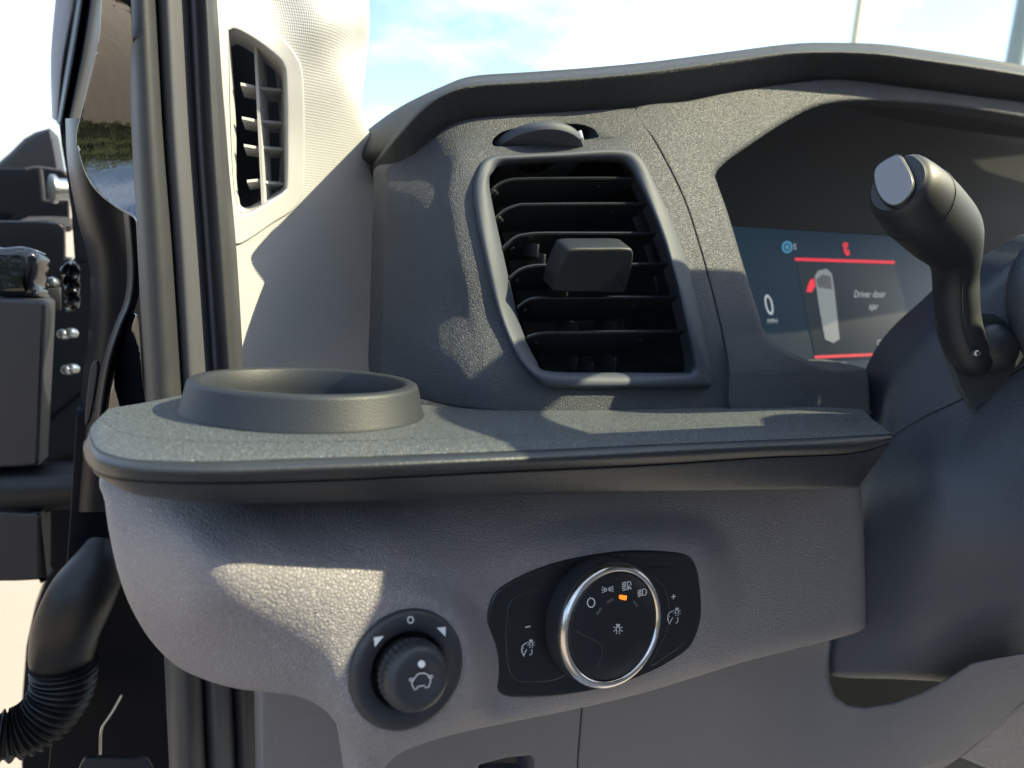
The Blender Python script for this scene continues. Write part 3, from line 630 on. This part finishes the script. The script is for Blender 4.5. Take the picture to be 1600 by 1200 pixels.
BP = (hp[0]+hp[1]*.0013, hp[1])
def dimmer(cx, cy):
    L = [s2(arc(cx-4, cy+10, 38, 44, 95, 232, 14)), s2([(cx-30, cy+48), (cx-8, cy+8)]), s2([(cx-32, cy+40), (cx-26, cy+53)]), s2([(cx+24, cy+5), (cx+27, cy+26), (cx+20, cy+42), (cx+10, cy+44)])]
    L += [s2([(cx-34, cy-2), (cx-28, cy+2)]), s2([(cx-40, cy+18), (cx-33, cy+18)])]
    return L+sun_lines(cx+20, cy-30, 25)
strokes('minus_symbol', [s2([(340, 590), (373, 583)])], 1.4, BP, WHITE, b1)
strokes('dimmer_symbol', dimmer(358, 728), 1.15, BP, WHITE, b1)
strokes('plus_symbol', [s2([(1300, 390), (1330, 387)]), s2([(1315, 373), (1315, 405)])], 1.3, BP, WHITE, b2)
strokes('dimmer_symbol', dimmer(1318, 518), 1.0, BP, WHITE, b2)

# ================================================================== MIRROR ADJUSTMENT KNOB
def T1(x, y): return (530+x/5.0, 920+y/5.0)
ms = thing('mirror_switch', PY(636, 1137, .262), 'round black mirror adjustment knob with car symbol set in a flat ring', 'switch')

lathe('outer_ring', MC, mp_[1], [(MR, -.004), (MR, .0006), (MR-.0005, .0016), (MR-.0016, .0023), (MR-.0032, .0023), (MR-.0066, .0018), (MR-.0074, .0012), (MR-.0078, -.001), (MR-.0080, -.010)], KNOBM, ms, seg=96, cap=False)
lathe('ring_well', MC, mp_[1], [(MR-.0078, -.0095), (.001, -.0095)], DARK, ms, seg=48)
KM = .0140*K2
def knurl(a, r, h): return 1+(.022*math.cos(a*34) if .0035 < h < .0095 else 0)
mk_ = lathe('adjuster_knob', MC, mp_[1], [(KM-.0018, -.0094), (KM-.0003, .002), (KM+.0002, .0036), (KM+.0004, .0050), (KM+.0001, .0052), (KM+.0003, .0060), (KM, .0062), (KM+.0003, .0075), (KM+.0001, .0090), (KM, .0098), (KM-.0006, .0112), (KM-.0018, .0122), (KM-.0034, .0126), (KM-.0048, .0122), (KM-.0075, .0117), (.001, .0115)], KNOBM, ms, seg=204, rfun=knurl, sharp=70)
RP = (mp_[0]+mp_[1]*.0021, mp_[1]); R1 = lambda L: [T1(*p) for p in L]
strokes('zero_symbol', [R1(arc(557, 243, 22, 25, 0, 360, 22))], 1.6, RP, WHITE, ms, off=.0004)
strokes('arrow_mark', [], 1, RP, WHITE, ms, fills=[R1([(270, 380), (350, 368), (278, 456)])], off=.0003)
strokes('arrow_mark', [], 1, RP, WHITE, ms, fills=[R1([(762, 304), (832, 298), (830, 374)])], off=.0003)
QP = (mp_[0]+mp_[1]*.0124, mp_[1])
strokes('dot_mark', [], 1, QP, WHITE, mk_, fills=[R1(arc(643, 588, 29, 30, 0, 350, 20))])
car = [(580, 710), (596, 690), (612, 668), (640, 660), (672, 660), (690, 672), (700, 692), (714, 706), (712, 735), (702, 750), (704, 766), (672, 772), (666, 755), (610, 765), (608, 782), (586, 788), (580, 770), (568, 752), (570, 730), (580, 710)]
strokes('car_symbol', [R1(car), R1([(696, 690), (712, 676), (730, 680), (728, 692), (704, 698), (696, 690)]), R1([(584, 712), (566, 700), (548, 706), (552, 720), (574, 722), (584, 712)])], 1.35, QP, WHITE, mk_, off=.0002)

# ================================================================== INSTRUMENT CLUSTER
inst = thing('instrument_cluster', PY(1330, 590, .36), 'dark instrument display showing a driver door warning between red lines', 'instrument display')
DP = plane(P(1300, 480, .575), (-.12, -1, .34))
plate('screen', [(1090, 350), (1445, 372), (1500, 560), (1490, 640), (1120, 640)], DP, .004, SCR, inst, lift=-.004, smooth_out=False, bev=.0005)
plate('warning_panel', [(1243, 402), (1397, 407), (1436, 560), (1275, 562)], DP, .0006, SCR2, inst, smooth_out=False, bev=.0002)
IP = (DP[0]+DP[1]*.0010, DP[1])
strokes('red_line', [[(1242, 405), (1398, 410)]], 4.4, IP, RED, inst)
strokes('red_line', [[(1273, 558), (1388, 553)]], 4.2, IP, RED, inst)
text('message_text', 'Driver door', 1359, 460, 15, IP, GREYL, inst, wide=.66, lean=.1)
text('message_text', 'ajar', 1365, 479, 15, IP, GREYL, inst, wide=.66, lean=.1)
text('speed_text', '0', 1202, 478, 46, IP, GREYL, inst, wide=.62, lean=-.2)
text('unit_text', 'MPH', 1207, 502, 10, IP, GREYL, inst, wide=.8)
text('button_text', 'OK', 1377, 536, 13, IP, GREYL, inst, wide=.7)
strokes('ready_lamp', [arc(1230, 386, 7, 8, 0, 360, 18), arc(1230, 386, 2, 3, 0, 360, 8)], 2.6, IP, BLUE, inst)
text('gear_text', 'S', 1242, 386, 13, IP, GREYL, inst, wide=.8)
strokes('belt_lamp', [arc(1321, 383, 3, 3, 0, 360, 10), [(1318, 389), (1326, 392), (1323, 398)], [(1322, 398), (1328, 396)], [(1319, 392), (1325, 399)]], 2.8, IP, RED, inst)
strokes('warning_lamp', [arc(1289, 570, 3.5, 3.5, 0, 360, 12)], 3, IP, AMB, inst)
text('range_text', '5:00 34', 1312, 570, 11, IP, GREYL, inst, wide=.62)
vn = strokes('van_picture', [], 1, IP, VANL, inst, fills=[[(1273, 432), (1278, 423), (1292, 420), (1300, 428), (1304, 455), (1312, 530), (1302, 536), (1289, 530), (1280, 480)]], off=.0002)
strokes('windscreen_shape', [], 1, IP, VAND, vn, fills=[[(1275, 437), (1285, 429), (1298, 432), (1300, 452), (1279, 449)]], off=.0006)
strokes('open_door_shape', [], 1, IP, RED, vn, fills=[[(1266, 437), (1272, 435), (1274, 447), (1268, 457), (1260, 456), (1262, 447)]], off=.0004)
xs_ = (1010, 1150, 1300, 1450, 1750)
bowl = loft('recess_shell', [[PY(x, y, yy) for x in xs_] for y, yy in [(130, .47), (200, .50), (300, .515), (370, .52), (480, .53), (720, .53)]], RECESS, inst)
op = list(opening)+[(1359, 660)]
rows = []
for dy, ex in [(.0205, 1.0), (.05, 8), (.16, 30)]:
    row = []
    for i, (x, y) in enumerate(op):
        vx, vy = x-1380, y-400; L = math.hypot(vx, vy); row.append(PY(x+vx/L*ex, y+vy/L*ex, float(faceY([(x, y)])[0])+dy))
    rows.append(row)
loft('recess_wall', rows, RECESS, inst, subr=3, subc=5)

# ================================================================== STEERING COLUMN COVER
colm = thing('steering_column', PY(1480, 1050, .30), 'dark blue-grey grained steering column shroud filling the right side', 'steering column')
# steering wheel, just out of frame on the right; hub enlarged to block sun
stw = bpy.data.objects.new('steering_wheel', None); C.objects.link(stw); stw.parent = colm; stw.location = (0, 0, 0)
RUBW = mat('wheel_leather', (.03, .03, .033), .45, bumps=[('leather', 700, .0002, .5)])
wn = np.array([0, -.80, .60]); wcn = np.array([.462, .09, z0+.012]); wu = np.array([1.0, 0, 0]); wv = np.cross(wn, wu)
tube('rim', [wcn+wu*.185*math.cos(a)+wv*.185*math.sin(a) for a in np.linspace(0, 2*math.pi, 24, endpoint=False)], [.016]*24, RUBW, stw, seg=16, sub=3, closed=True, ref=(.0, -.8, .6))
lathe('hub', wcn-wn*.03, wn, [(.105, 0), (.105, .02), (.09, .04), (.001, .045)], RUBW, stw, seg=32)
WR = Matrix.Rotation(math.atan2(.6, .8), 3, 'X')
box('spoke', wcn+wu*.0+wv*.020, (.36, .022, .152), RUBW, stw, rot=Matrix.Rotation(-math.atan2(.6, .8), 3, 'X'), bev=.008, seg=3)  # unseen broad slab, widened to keep sun off the lower trim
for a in (0, 270):
    d_ = wu*math.cos(R_(a))+wv*math.sin(R_(a)); tube('spoke', [wcn+d_*.05, wcn+d_*.18], [.018, .014], RUBW, stw, seg=10, sub=2, ref=(0, -.8, .6))




cY = lambda y, x: y
def row(pts): return [P(x, y, d) for x, y, d in pts]
dcol = tps([(1380, 600, .450), (1400, 680, .435), (1500, 540, .420), (1600, 450, .412), (1500, 640, .409), (1600, 580, .400), (1350, 800, .425), (1350, 950, .430), (1430, 800, .392), (1430, 950, .400), (1500, 800, .377), (1600, 800, .364), (1700, 800, .355),
             (1500, 950, .388), (1600, 950, .376), (1310, 1040, .455), (1420, 1050, .430), (1500, 1050, .418), (1650, 1050, .402), (1700, 450, .404), (1700, 1000, .378), (1450, 730, .395), (1600, 700, .376)])
def colY(q): q = np.atleast_2d(np.array(q, float))[:, :2]; return dcol(q)*np.array([ray(a, b)[1] for a, b in q])
patch('upper_shell', [(1377, 665, 12), (1378, 622, 22), (1387, 588, 26), (1409, 549, 28), (1440, 514, 28), (1474, 485, 26), (1500, 461, 26), (1533, 439, 24), (1570, 413, 22), (1600, 396, 22), (1660, 366, 20), (1730, 400, 4), (1720, 505, 2), (1600, 573, 2), (1560, 594, 2), (1525, 612, 2), (1500, 624.5, 2), (1440, 653, 2), (1397, 680, 2), (1385, 688, 3)], colY, COL, colm, step=8, smooth_out=True, sub=4, back=(.02, .03, 0))
patch('lower_shell', [(1397, 681.5, 2), (1440, 654.5, 2), (1500, 626, 2), (1560, 595.5, 2), (1600, 574.5, 2), (1720, 506.5, 2), (1800, 700, 4), (1790, 900, 4), (1740, 1100, 4), (1600, 1075, 10), (1420, 1062, 16), (1312, 1058, 16), (1297, 1044, 14), (1300, 1000, 12), (1334, 930, 12), (1338, 850, 14), (1342, 780, 14), (1362, 730, 14), (1385, 692, 6)], colY, COL, colm, step=8, sub=4, back=(.02, .03, 0))
# raised rounded collar at the far right
tube('wheel_hub_collar', [P(1650, 385, .40), P(1622, 420, .395), P(1610, 465, .392), P(1622, 520, .39), P(1660, 570, .39)], [.011, .012, .011, .011, .011], COL, colm, seg=20, caps=True)
# filler behind so nothing shows through
mk('cover_backing', [P(1400, 660, .52), P(1440, 570, .52), P(1530, 490, .52), P(1700, 400, .52), P(1800, 1150, .50), P(1290, 1100, .50), P(1340, 760, .50)], [(0, 1, 2, 3, 4, 5, 6)], DARK, colm)
bp_ = plane(P(1545, 560, .402), (-.25, -.86, .12))
plate('stalk_base', [(1462, 500), (1500, 488), (1552, 489), (1572, 502), (1600, 552), (1625, 588), (1560, 617), (1520, 639), (1500, 605), (1480, 550)], bp_, .003, BASEM, colm, bev=.0006, sub=1, smooth_out=False)

# ================================================================== GEAR STALK
gs = thing('gear_stalk', P(1535, 585, .395), 'dark grey column stalk lever with pale shield-shaped end cap', 'stalk lever')
path = [P(1402, 288, .338), P(1410, 296, .341), P(1432, 318, .350), P(1458, 343, .362), P(1480, 368, .372), P(1492, 400, .380), P(1493, 440, .386), P(1496, 490, .388), P(1504, 530, .389), P(1518, 560, .390), P(1535, 572, .392)]
rad = [.0128, .0160, .0180, .0182, .0170, .0132, .0110, .0104, .0104, .0092, .0060]
def shield(t, a): k = max(0, 1-t*4); return 1+.10*k*math.exp(-((a-math.pi*.5)/.35)**2)
tube('lever', path, rad, STALK, gs, seg=40, sub=6, rfun=shield, asp=.92, ref=(0, 0, 1))
_t = path[3]-path[1]; _t /= np.linalg.norm(_t); _a = np.cross(_t, [0, 0, 1.0]); _a /= np.linalg.norm(_a); _b2 = np.cross(_a, _t)
tube('grip_seam', [path[2]+(_a*math.cos(t)*.92+_b2*math.sin(t))*.01802 for t in np.linspace(0, 2*math.pi, 24, endpoint=False)], [.0004]*24, DARK, gs, seg=6, sub=2, closed=True)
# end cap
ax = path[0]-path[2]; ax /= np.linalg.norm(ax)
capc = PP(1395, 283, (path[0]+ax*.003, ax))
cpl = (capc, ax)
cap_o = [(1366, 262), (1382, 248), (1403, 240), (1415, 254), (1426, 276), (1427, 292), (1420, 308), (1408, 319), (1394, 323), (1380, 316), (1369, 300), (1364, 280)]
plate('end_cap', cap_o, cpl, .011, STALK, gs, bev=.0010, lift=-.0112)
plate('cap_face', [(1395+(x-1395)*.93, 281+(y-281)*.93) for x, y in cap_o], cpl, .0006, CAPM, gs, bev=.0004, lift=.0001)
lathe('pivot_ball', P(1547, 545, .398), -fw+RT*-.2, [(.0135*math.cos(R_(a)), .0115*math.sin(R_(a))) for a in (-30, -15, 0, 15, 30, 45, 60, 75, 88)], KNOBM, gs, seg=48)
lathe('pivot_screw', P(1527, 552, .3765), -fw, [(.0016, -.003), (.0016, .0002), (.0010, .0006)], STEEL, gs, seg=16)
tube('seam_line', [P(1418, 330, .3475), P(1445, 358, .3600), P(1478, 396, .3668), P(1501, 412, .3690), P(1503, 450, .3755), P(1504, 500, .3775), P(1512, 535, .3785), P(1524, 555, .380)], [.00035]*8, DARK, gs, seg=6, sub=4)

# ================================================================== A-PILLAR TRIM with side vent
pil = thing('pillar_trim', PY(480, 575, .42), 'light grey textured windscreen pillar trim left of the dashboard', 'pillar trim')
pctrl = [(335, 0, .372), (335, 300, .372), (370, 575, .374), (420, 0, .396), (420, 200, .394), (420, 400, .394), (440, 575, .398), (500, 0, .394), (500, 110, .399), (540, 40, .401), (545, 120, .410), (540, 300, .425), (530, 575, .428), (570, 0, .420), (572, 60, .430), (600, 300, .447), (600, 575, .450)]
pilY = tps(pctrl)
def p_relief(q):
    x, y = q[:, 0], q[:, 1]
    g_ = -.006*np.exp(-(((x-562)/20)**2+((y-105)/44)**2)**1.5); return g_
hole = [(357, 60), (359, 48), (370, 46), (400, 63), (430, 87), (442, 102), (446, 125), (448, 210), (448, 285), (444, 298), (433, 307), (405, 324), (387, 333), (374, 331), (370, 318), (364, 283), (359, 180)]
p_out = [(322, -60, 3), (440, -60, 3), (579, -60, 8), (577, 0, 12), (577, 50, 14), (571, 110, 16), (565, 160, 16), (569, 190, 14), (585, 218, 12), (606, 234, 8), (612, 250, 5), (610, 330, 3), (605, 450, 3), (600, 590, 3), (597, 625, 3), (400, 625, 3), (358, 625, 2), (347, 400, 2), (332, 200, 2)]
patch('trim_skin', p_out, pilY, PILLAR, pil, holes=[[(x, y, 1) for x, y in shrink(hole, -8)]], step=8, back=(.0, .03, 0), relief=p_relief)
frame_o = [(337, -40), (345, -30), (380, 12), (440, 58), (462, 85), (473, 115), (476, 200), (475, 285), (470, 310), (458, 328), (430, 346), (368, 382), (362, 330), (352, 200), (340, 60)]
vf = patch('side_vent_frame', [(x, y, 2.5) for x, y in frame_o], lambda q: pilY(q)-.0022, PILLV, pil, holes=[[(x, y, 4) for x, y in hole]], step=5, back=(0, .006, 0))
rows = []
for dy, k in [(.002, .9), (.007, 1.4), (.012, 4), (.020, 9), (.022, 9.5)]:
    rows.append([PY(x, y, float(pilY([(x, y)])[0])-.0022+.0015)+np.array([.15*dy, dy, 0]) for x, y in shrink(hole, k)])
loft('vent_throat', rows, PILLV, vf, subr=2, subc=4, closed=True)
mk('vent_dark', [PY(330, 20, .415), PY(480, 20, .455), PY(480, 360, .455), PY(330, 360, .415)], [(0, 1, 2, 3)], DARK, vf)
def pbar(name, a, b, da, db, wv, th):
    pa, pb = PY(*a, da), PY(*b, db); V = []; th = np.array(th); wv = np.array(wv)
    for p in (pa, pb):
        for s, t in ((-1, 0), (1, 0), (1, 1), (-1, 1)): V.append(p+th*s*.5+wv*t)
    return mk(name, V, [(0, 1, 2, 3), (4, 5, 6, 7), (0, 1, 5, 4), (1, 2, 6, 5), (2, 3, 7, 6), (3, 0, 4, 7)], PILLV, vf)
pbar('vent_divider', (399, 72), (411, 322), .398, .398, (.007, .018, 0), (.0014, 0, 0))
for (a, b) in [((376, 131), (400, 136)), ((378, 184), (402, 189)), ((381, 227), (404, 231)), ((386, 283), (407, 281))]:
    pbar('vent_vane', a, b, .393, .400, (.004, .018, -.003), (0, 0, .0013))
for (a, b) in [((402, 137), (443, 141)), ((405, 189), (444, 192)), ((407, 230), (446, 233)), ((410, 284), (446, 287))]:
    pbar('vent_vane', a, b, .400, .412, (.004, .018, -.003), (0, 0, .0013))

# ================================================================== DOOR APERTURE SEALS
seal = thing('door_seal', PY(260, 640, .36), 'grey rubber door seal running vertically beside the pillar trim', 'door seal')
def strip(name, xs_top, xs_mid, xs_bot, Ys, m, parent, ybot=640, ytop=-60):
    rows = []
    for y, xs in ((ytop, [a+(a-b)*.17 for a, b in zip(xs_top, xs_mid)]), (0, xs_top), (ybot*.33, [a*.55+b*.45 for a, b in zip(xs_top, xs_mid)]), (ybot*.62, xs_mid), (ybot, xs_bot)):
        rows.append([PY(x, y, yy) for x, yy in zip(xs, Ys)])
    return loft(name, rows, m, parent, subr=6, subc=5)
strip('outer_lip', [198, 203, 215, 232, 243, 247], [215, 222, 236, 256, 270, 274], [228, 234, 248, 270, 286, 291], [.375, .350, .341, .341, .350, .372], SEAL, seal)
strip('seal_bead', [241, 247, 260, 275, 288, 296], [266, 272, 284, 300, 312, 320], [284, 288, 298, 315, 328, 336], [.368, .352, .347, .349, .352, .358], SEAL2, seal)
strip('inner_bead', [290, 297, 303, 309, 314, 318], [314, 320, 326, 332, 338, 342], [330, 336, 342, 347, 352, 356], [.366, .356, .354, .355, .357, .366], SEAL2, seal)
strip('pillar_lip', [303, 312, 320, 327, 333, 339], [325, 333, 343, 353, 362, 370], [345, 352, 360, 368, 377, 384], [.366, .352, .347, .348, .352, .372], SEAL, seal)
def lowstrip(name, xt, xb, Ys, m):
    return loft(name, [[PY(x+(x2-x)*t, 1000+280*t, yy) for x, x2, yy in zip(xt, xb, Ys)] for t in (0, .4, 1)], m, seal, subr=3, subc=5)
lowstrip('lower_lip', [255, 262, 280, 300, 312, 316], [268, 276, 292, 312, 324, 328], [.36, .340, .332, .333, .340, .36], SEAL)
lowstrip('lower_bead', [311, 318, 330, 345, 356, 362], [323, 330, 342, 357, 368, 374], [.358, .345, .340, .342, .346, .356], SEAL2)
lowstrip('lower_inner_bead', [358, 366, 378, 392, 404, 414], [370, 376, 388, 400, 410, 418], [.36, .350, .346, .348, .352, .37], SEAL)
# glossy black body aperture
ap = thing('door_aperture', PY(170, 900, .40), 'glossy black painted door aperture flange reflecting sky and trees', 'door frame')
def jY(q):
    q = np.atleast_2d(q); x, y = q[:, 0], q[:, 1]
    return .400-.00042*(x-165)-.060*((y-228)/210.0)**2
patch('upper_flange', [(163, -60, 3), (200, -60, 1), (205, 0, 1), (212, 180, 1), (216, 336, 1), (207, 339, 4), (178, 322, 3), (150, 298, 3), (133, 270, 3), (124, 240, .5), (119, 212, .5), (126, 180, .5), (143, 110, .5), (156, 50, .5)], jY, PAINT, ap, step=5, back=(0, .004, 0))
patch('lower_flange', [(216, 496, 2), (205, 505, 5), (194, 525, 5), (184, 560, 5), (174, 605, 5), (160, 660, 3), (225, 660, 1), (222, 580, 1)], lambda q: .392-.00050*(np.atleast_2d(q)[:, 0]-190)+.00006*(np.atleast_2d(q)[:, 1]-580), PAINT, ap, step=5, back=(-.004, .02, 0))
rows = [[PY(x+dx, y, yy) for x, y in [(102, 185), (106, 260), (122, 345), (140, 420), (138, 520), (128, 600), (118, 700), (110, 800)]] for dx, yy in [(0, .50), (10, .470), (30, .452), (60, .445), (84, .43), (110, .42), (150, .40)]]
loft('pillar_body', rows, PAINT2, ap, subr=4, subc=5)
rows = [[PY(x+dx, y, yy) for x, y in [(207, 330), (213, 420), (208, 470), (192, 510), (176, 560), (165, 620), (158, 680)]] for dx, yy in [(-14, .40), (-9, .388), (-3, .384), (3, .388), (7, .40)]]
loft('flange_edge', rows, PAINT2, ap, subr=4, subc=5)
patch('sill_body', [(120, 640, 3), (260, 640, 2), (300, 1000, 2), (330, 1260, 2), (70, 1260, 2), (95, 1000, 3), (110, 800, 3)], lambda q: np.full(len(np.atleast_2d(q)), .47), PAINT2, ap, step=30, smooth_out=False)
plate('grey_strip', [(142, 570), (153, 568), (150, 600), (140, 655), (132, 662), (136, 610)], plane(PY(142, 610, .44), (-.3, -1, 0)), .003, FELT, ap, sub=3)
# open driver's door with its inner shell, seen edge-on at the far left
dr = thing('driver_door', PY(20, 900, .70), 'open black driver door with bare inner shell left of the cab', 'door')
def flat(v): return lambda q: np.full(len(np.atleast_2d(q)), v)
patch('door_shell', [(-60, 346, 2), (60, 346, 3), (100, 350, 3), (101, 404, 3), (117, 406, 3), (118, 350, 3), (150, 330, 3), (170, 600, 3), (170, 820, 3), (150, 850, 3), (110, 870, 4), (78, 900, 5), (52, 960, 5), (41, 1010, 5), (34, 1100, 5), (34, 1260, 2), (140, 1260, 2), (240, 1260, 2), (230, 700, 2), (190, 330, 2), (128, 190, 2), (112, 192, 3), (99, 196, 3), (104, 262, 3), (112, 320, 3), (100, 352, 2), (62, 353, 2)][:6]+[(150, 330, 3), (230, 330, 3), (260, 1260, 2), (34, 1260, 2), (34, 1100, 5), (41, 1010, 5), (52, 960, 5), (72, 905, 5), (60, 903, 3), (-60, 903, 3)], flat(.66), PAINT2, dr, step=24, smooth_out=False)
rows = [[PY(x, y, yy) for (x, y) in r] for r, yy in [([(112, -60), (107, 0), (96, 95), (84, 186)], .70), ([(92, -60), (86, 0), (79, 90), (81, 184)], .66), ([(104, -60), (98, 0), (86, 95), (84, 187)], .645), ([(124, -60), (117, 0), (99, 100), (90, 190)], .64), ([(126, -60), (119, 0), (101, 102), (91, 190)], .66)]]
loft('window_frame_trim', rows, FRAMEM, dr, subr=4, subc=6)
rows = [[PY(x, y, yy) for (x, y) in r] for r, yy in [([(122, -60), (116, 0), (99, 105), (88, 192)], .66), ([(132, -60), (126, 0), (110, 100), (93, 196)], .60), ([(141, -60), (136, 0), (121, 95), (101, 198)], .615), ([(148, -60), (143, 0), (128, 95), (106, 199)], .595), ([(160, -60), (154, 0), (138, 95), (112, 200)], .60), ([(170, -60), (165, 0), (150, 98), (122, 202)], .62)]]
loft('frame_seal', rows, RUB, dr, subr=4, subc=6)
patch('hinge_plate', [(92, 190, 2), (122, 196, 3), (126, 260, 3), (134, 330, 3), (140, 410, 3), (117, 410, 3), (112, 335, 3), (103, 266, 3), (96, 225, 3)], flat(.60), PAINT2, dr, step=12, smooth_out=False)
tube('edge_bead', [PY(115, 198, .585), PY(110, 225, .585), PY(110, 268, .585)], [.0012]*3, STEEL, dr, seg=8)
plate('inner_card', [(-60, 470), (0, 468), (55, 470), (68, 474), (71, 490), (66, 600), (60, 715), (55, 727), (0, 731), (-60, 733)], plane(PY(20, 600, .56), (-.2, -1, 0)), .02, FELT, dr, bev=.002, sub=3)
plate('lower_card', [(-60, 806), (40, 802), (60, 801), (64, 810), (64, 900), (62, 907), (-60, 900)], plane(PY(20, 850, .56), (-.2, -1, .1)), .02, MIRR, dr, bev=.002, sub=3)
lathe('check_strap', PY(-40, 764, .56), PY(120, 758, .55)-PY(-40, 764, .56), [(.016, 0), (.016, .066), (.0165, .0665), (.0165, .070), (.015, .0705), (.004, .0707), (.004, .075)], RUB, dr, seg=40)
tube('strap_arm', [PY(-20, 800, .55), PY(60, 790, .55), PY(110, 772, .56)], [.006]*3, PAINT2, dr, seg=12)
rg = [(0, 385), (30, 383), (52, 392), (57, 410), (52, 440), (56, 462), (20, 466), (-40, 466), (-40, 388)]
plate('speaker_pod', rg, plane(PY(20, 420, .57), (-.3, -1, .2)), .02, PAINT, dr, bev=.006, sub=3)
patch('latch_recess', [(92, 418, 3), (115, 405, 3), (125, 418, 3), (125, 485, 3), (102, 488, 3), (100, 450, 3)], flat(.58), STEEL if False else PAINT, dr, step=4, smooth_out=False, relief=lambda q: .004*np.sin(q[:, 0]*.35)*np.sin(q[:, 1]*.3+q[:, 0]*.2))
plate('latch_plate', [(70, 452), (95, 450), (95, 485), (72, 486)], plane(PY(82, 470, .575), (0, -1, 0)), .006, MIRR, dr, smooth_out=False)
for x, y in [(82, 441), (98, 522), (111, 520), (104, 578), (113, 576)]:
    lathe('bolt', PY(x, y, .575), (-.3, -1, .3), [(.0035, -.004), (.0035, .001), (.0022, .003), (.0005, .0033)], STEEL, dr, seg=12)
# side mirror beyond the door
sm = thing('side_mirror', PY(30, 350, .85), 'black angular side mirror housing beyond the open door', 'side mirror')
patch('housing', [(-60, 300, 8), (0, 252, 8), (16, 238, 8), (38, 216, 8), (56, 206, 8), (78, 200, 5), (84, 230, 3), (90, 266, 3), (60, 266, 3), (-60, 266, 3)], lambda q: .86-.0005*np.atleast_2d(q)[:, 0], MIRR, sm, step=10, back=(0, .12, 0), smooth_out=False)
patch('mirror_arm', [(-60, 263, 3), (61, 263, 3), (106, 268, 3), (108, 352, 3), (-60, 356, 3)], flat(.80), PAINT2, sm, step=20, smooth_out=False)
tube('bracket', [PY(40, 265, .78), PY(60, 262, .78), PY(97, 267, .78)], [.0014]*3, FELT, sm, seg=8)
tube('bracket', [PY(63, 263, .78), PY(66, 290, .78), PY(68, 314, .78)], [.0018]*3, FELT, sm, seg=8)
tube('bracket', [PY(67, 313, .78), PY(85, 315, .78), PY(99, 315, .78)], [.0014]*3, FELT, sm, seg=8)
lathe('mirror_bolt', PY(97, 296, .76), (-1, -.35, 0), [(.009, -.02), (.009, .004), (.012, .005), (.012, .008), (.002, .009)], STEEL, sm, seg=20)
plate('mirror_base', [(22, 350), (45, 338), (108, 339), (111, 345), (109, 354), (70, 356), (0, 354)], plane(PY(70, 346, .74), (0, -1, .5)), .01, FELT, sm, sub=2)
plate('mirror_cover', [(-60, 352), (30, 352), (76, 354), (76, 370), (70, 379), (45, 383), (0, 380), (-60, 380)], plane(PY(20, 365, .72), (0, -1, .1)), .01, FELT, sm, sub=3)
# rubber wiring boot between door and body
bt = thing('wiring_boot', PY(90, 1120, .45), 'black rubber wiring boot with corrugated bellows between door and body', 'rubber boot')
tube('boot_sleeve', [PY(165, 850, .44), PY(150, 890, .43), PY(128, 930, .425), (PY(108, 975, .425)), PY(98, 1015, .43), PY(97, 1040, .432)], [.008, .0125, .0145, .0145, .0140, .0132], RUB, bt, seg=32, asp=1.15, ref=(0, 1, 0))
bp = cr_open([PY(100, 1036, .43), PY(100, 1062, .43), PY(92, 1090, .43), PY(72, 1118, .43), (PY(45, 1138, .43)), PY(10, 1150, .43), PY(-40, 1150, .43), PY(-90, 1130, .43)], 16)
tube('bellows', list(bp), [.0145*(1+.0)*(.93+.09*math.cos(2*math.pi*i/5.2))*(1-.0016*i) for i in range(len(bp))], RUB, bt, seg=32, sub=2, asp=1.15, ref=(0, 1, 0))
wr = thing('antenna_wire', PY(157, 1190, .43), 'thin kinked wire rising from the dark sill below the trim', 'wire')
tube('wire', [PY(190, 1086, .43), PY(178, 1108, .43), PY(169, 1122, .43), PY(159, 1138, .43), PY(157, 1160, .43), PY(157, 1190, .43)], [.0007]*6, STEEL, wr, seg=8, sub=4)
plate('wire_clip', [(128, 1192), (150, 1184), (200, 1186), (232, 1188), (236, 1230), (128, 1230)], plane(PY(180, 1195, .42), (0, -1, .4)), .006, RUB, wr, sub=3)
# trees far behind the open door: they show in the black paint
rnd_ = random.Random(5); TL = mat('tree_leaves', (.07, .09, .035), .8); V = []; fs = []
for k in range(16000):
    a = rnd_.uniform(2.4, 5.2); Rr = rnd_.uniform(22, 34); hmax = 5.0+2.2*math.sin(a*5)+1.2*math.sin(a*13); z = rnd_.uniform(0, max(.6, hmax))
    c = np.array([Rr*math.cos(a), Rr*math.sin(a), z]); b0 = len(V)
    for _ in range(3): V.append(c+np.array([rnd_.gauss(0, .6) for _ in range(3)]))
    fs.append((b0, b0+1, b0+2))
tr = mk('tree_line', V, fs, TL, smooth=False, base=(0, -25, 0)); tag(tr, 'far green tree line mirrored in the black door paint', 'trees', kind='stuff')
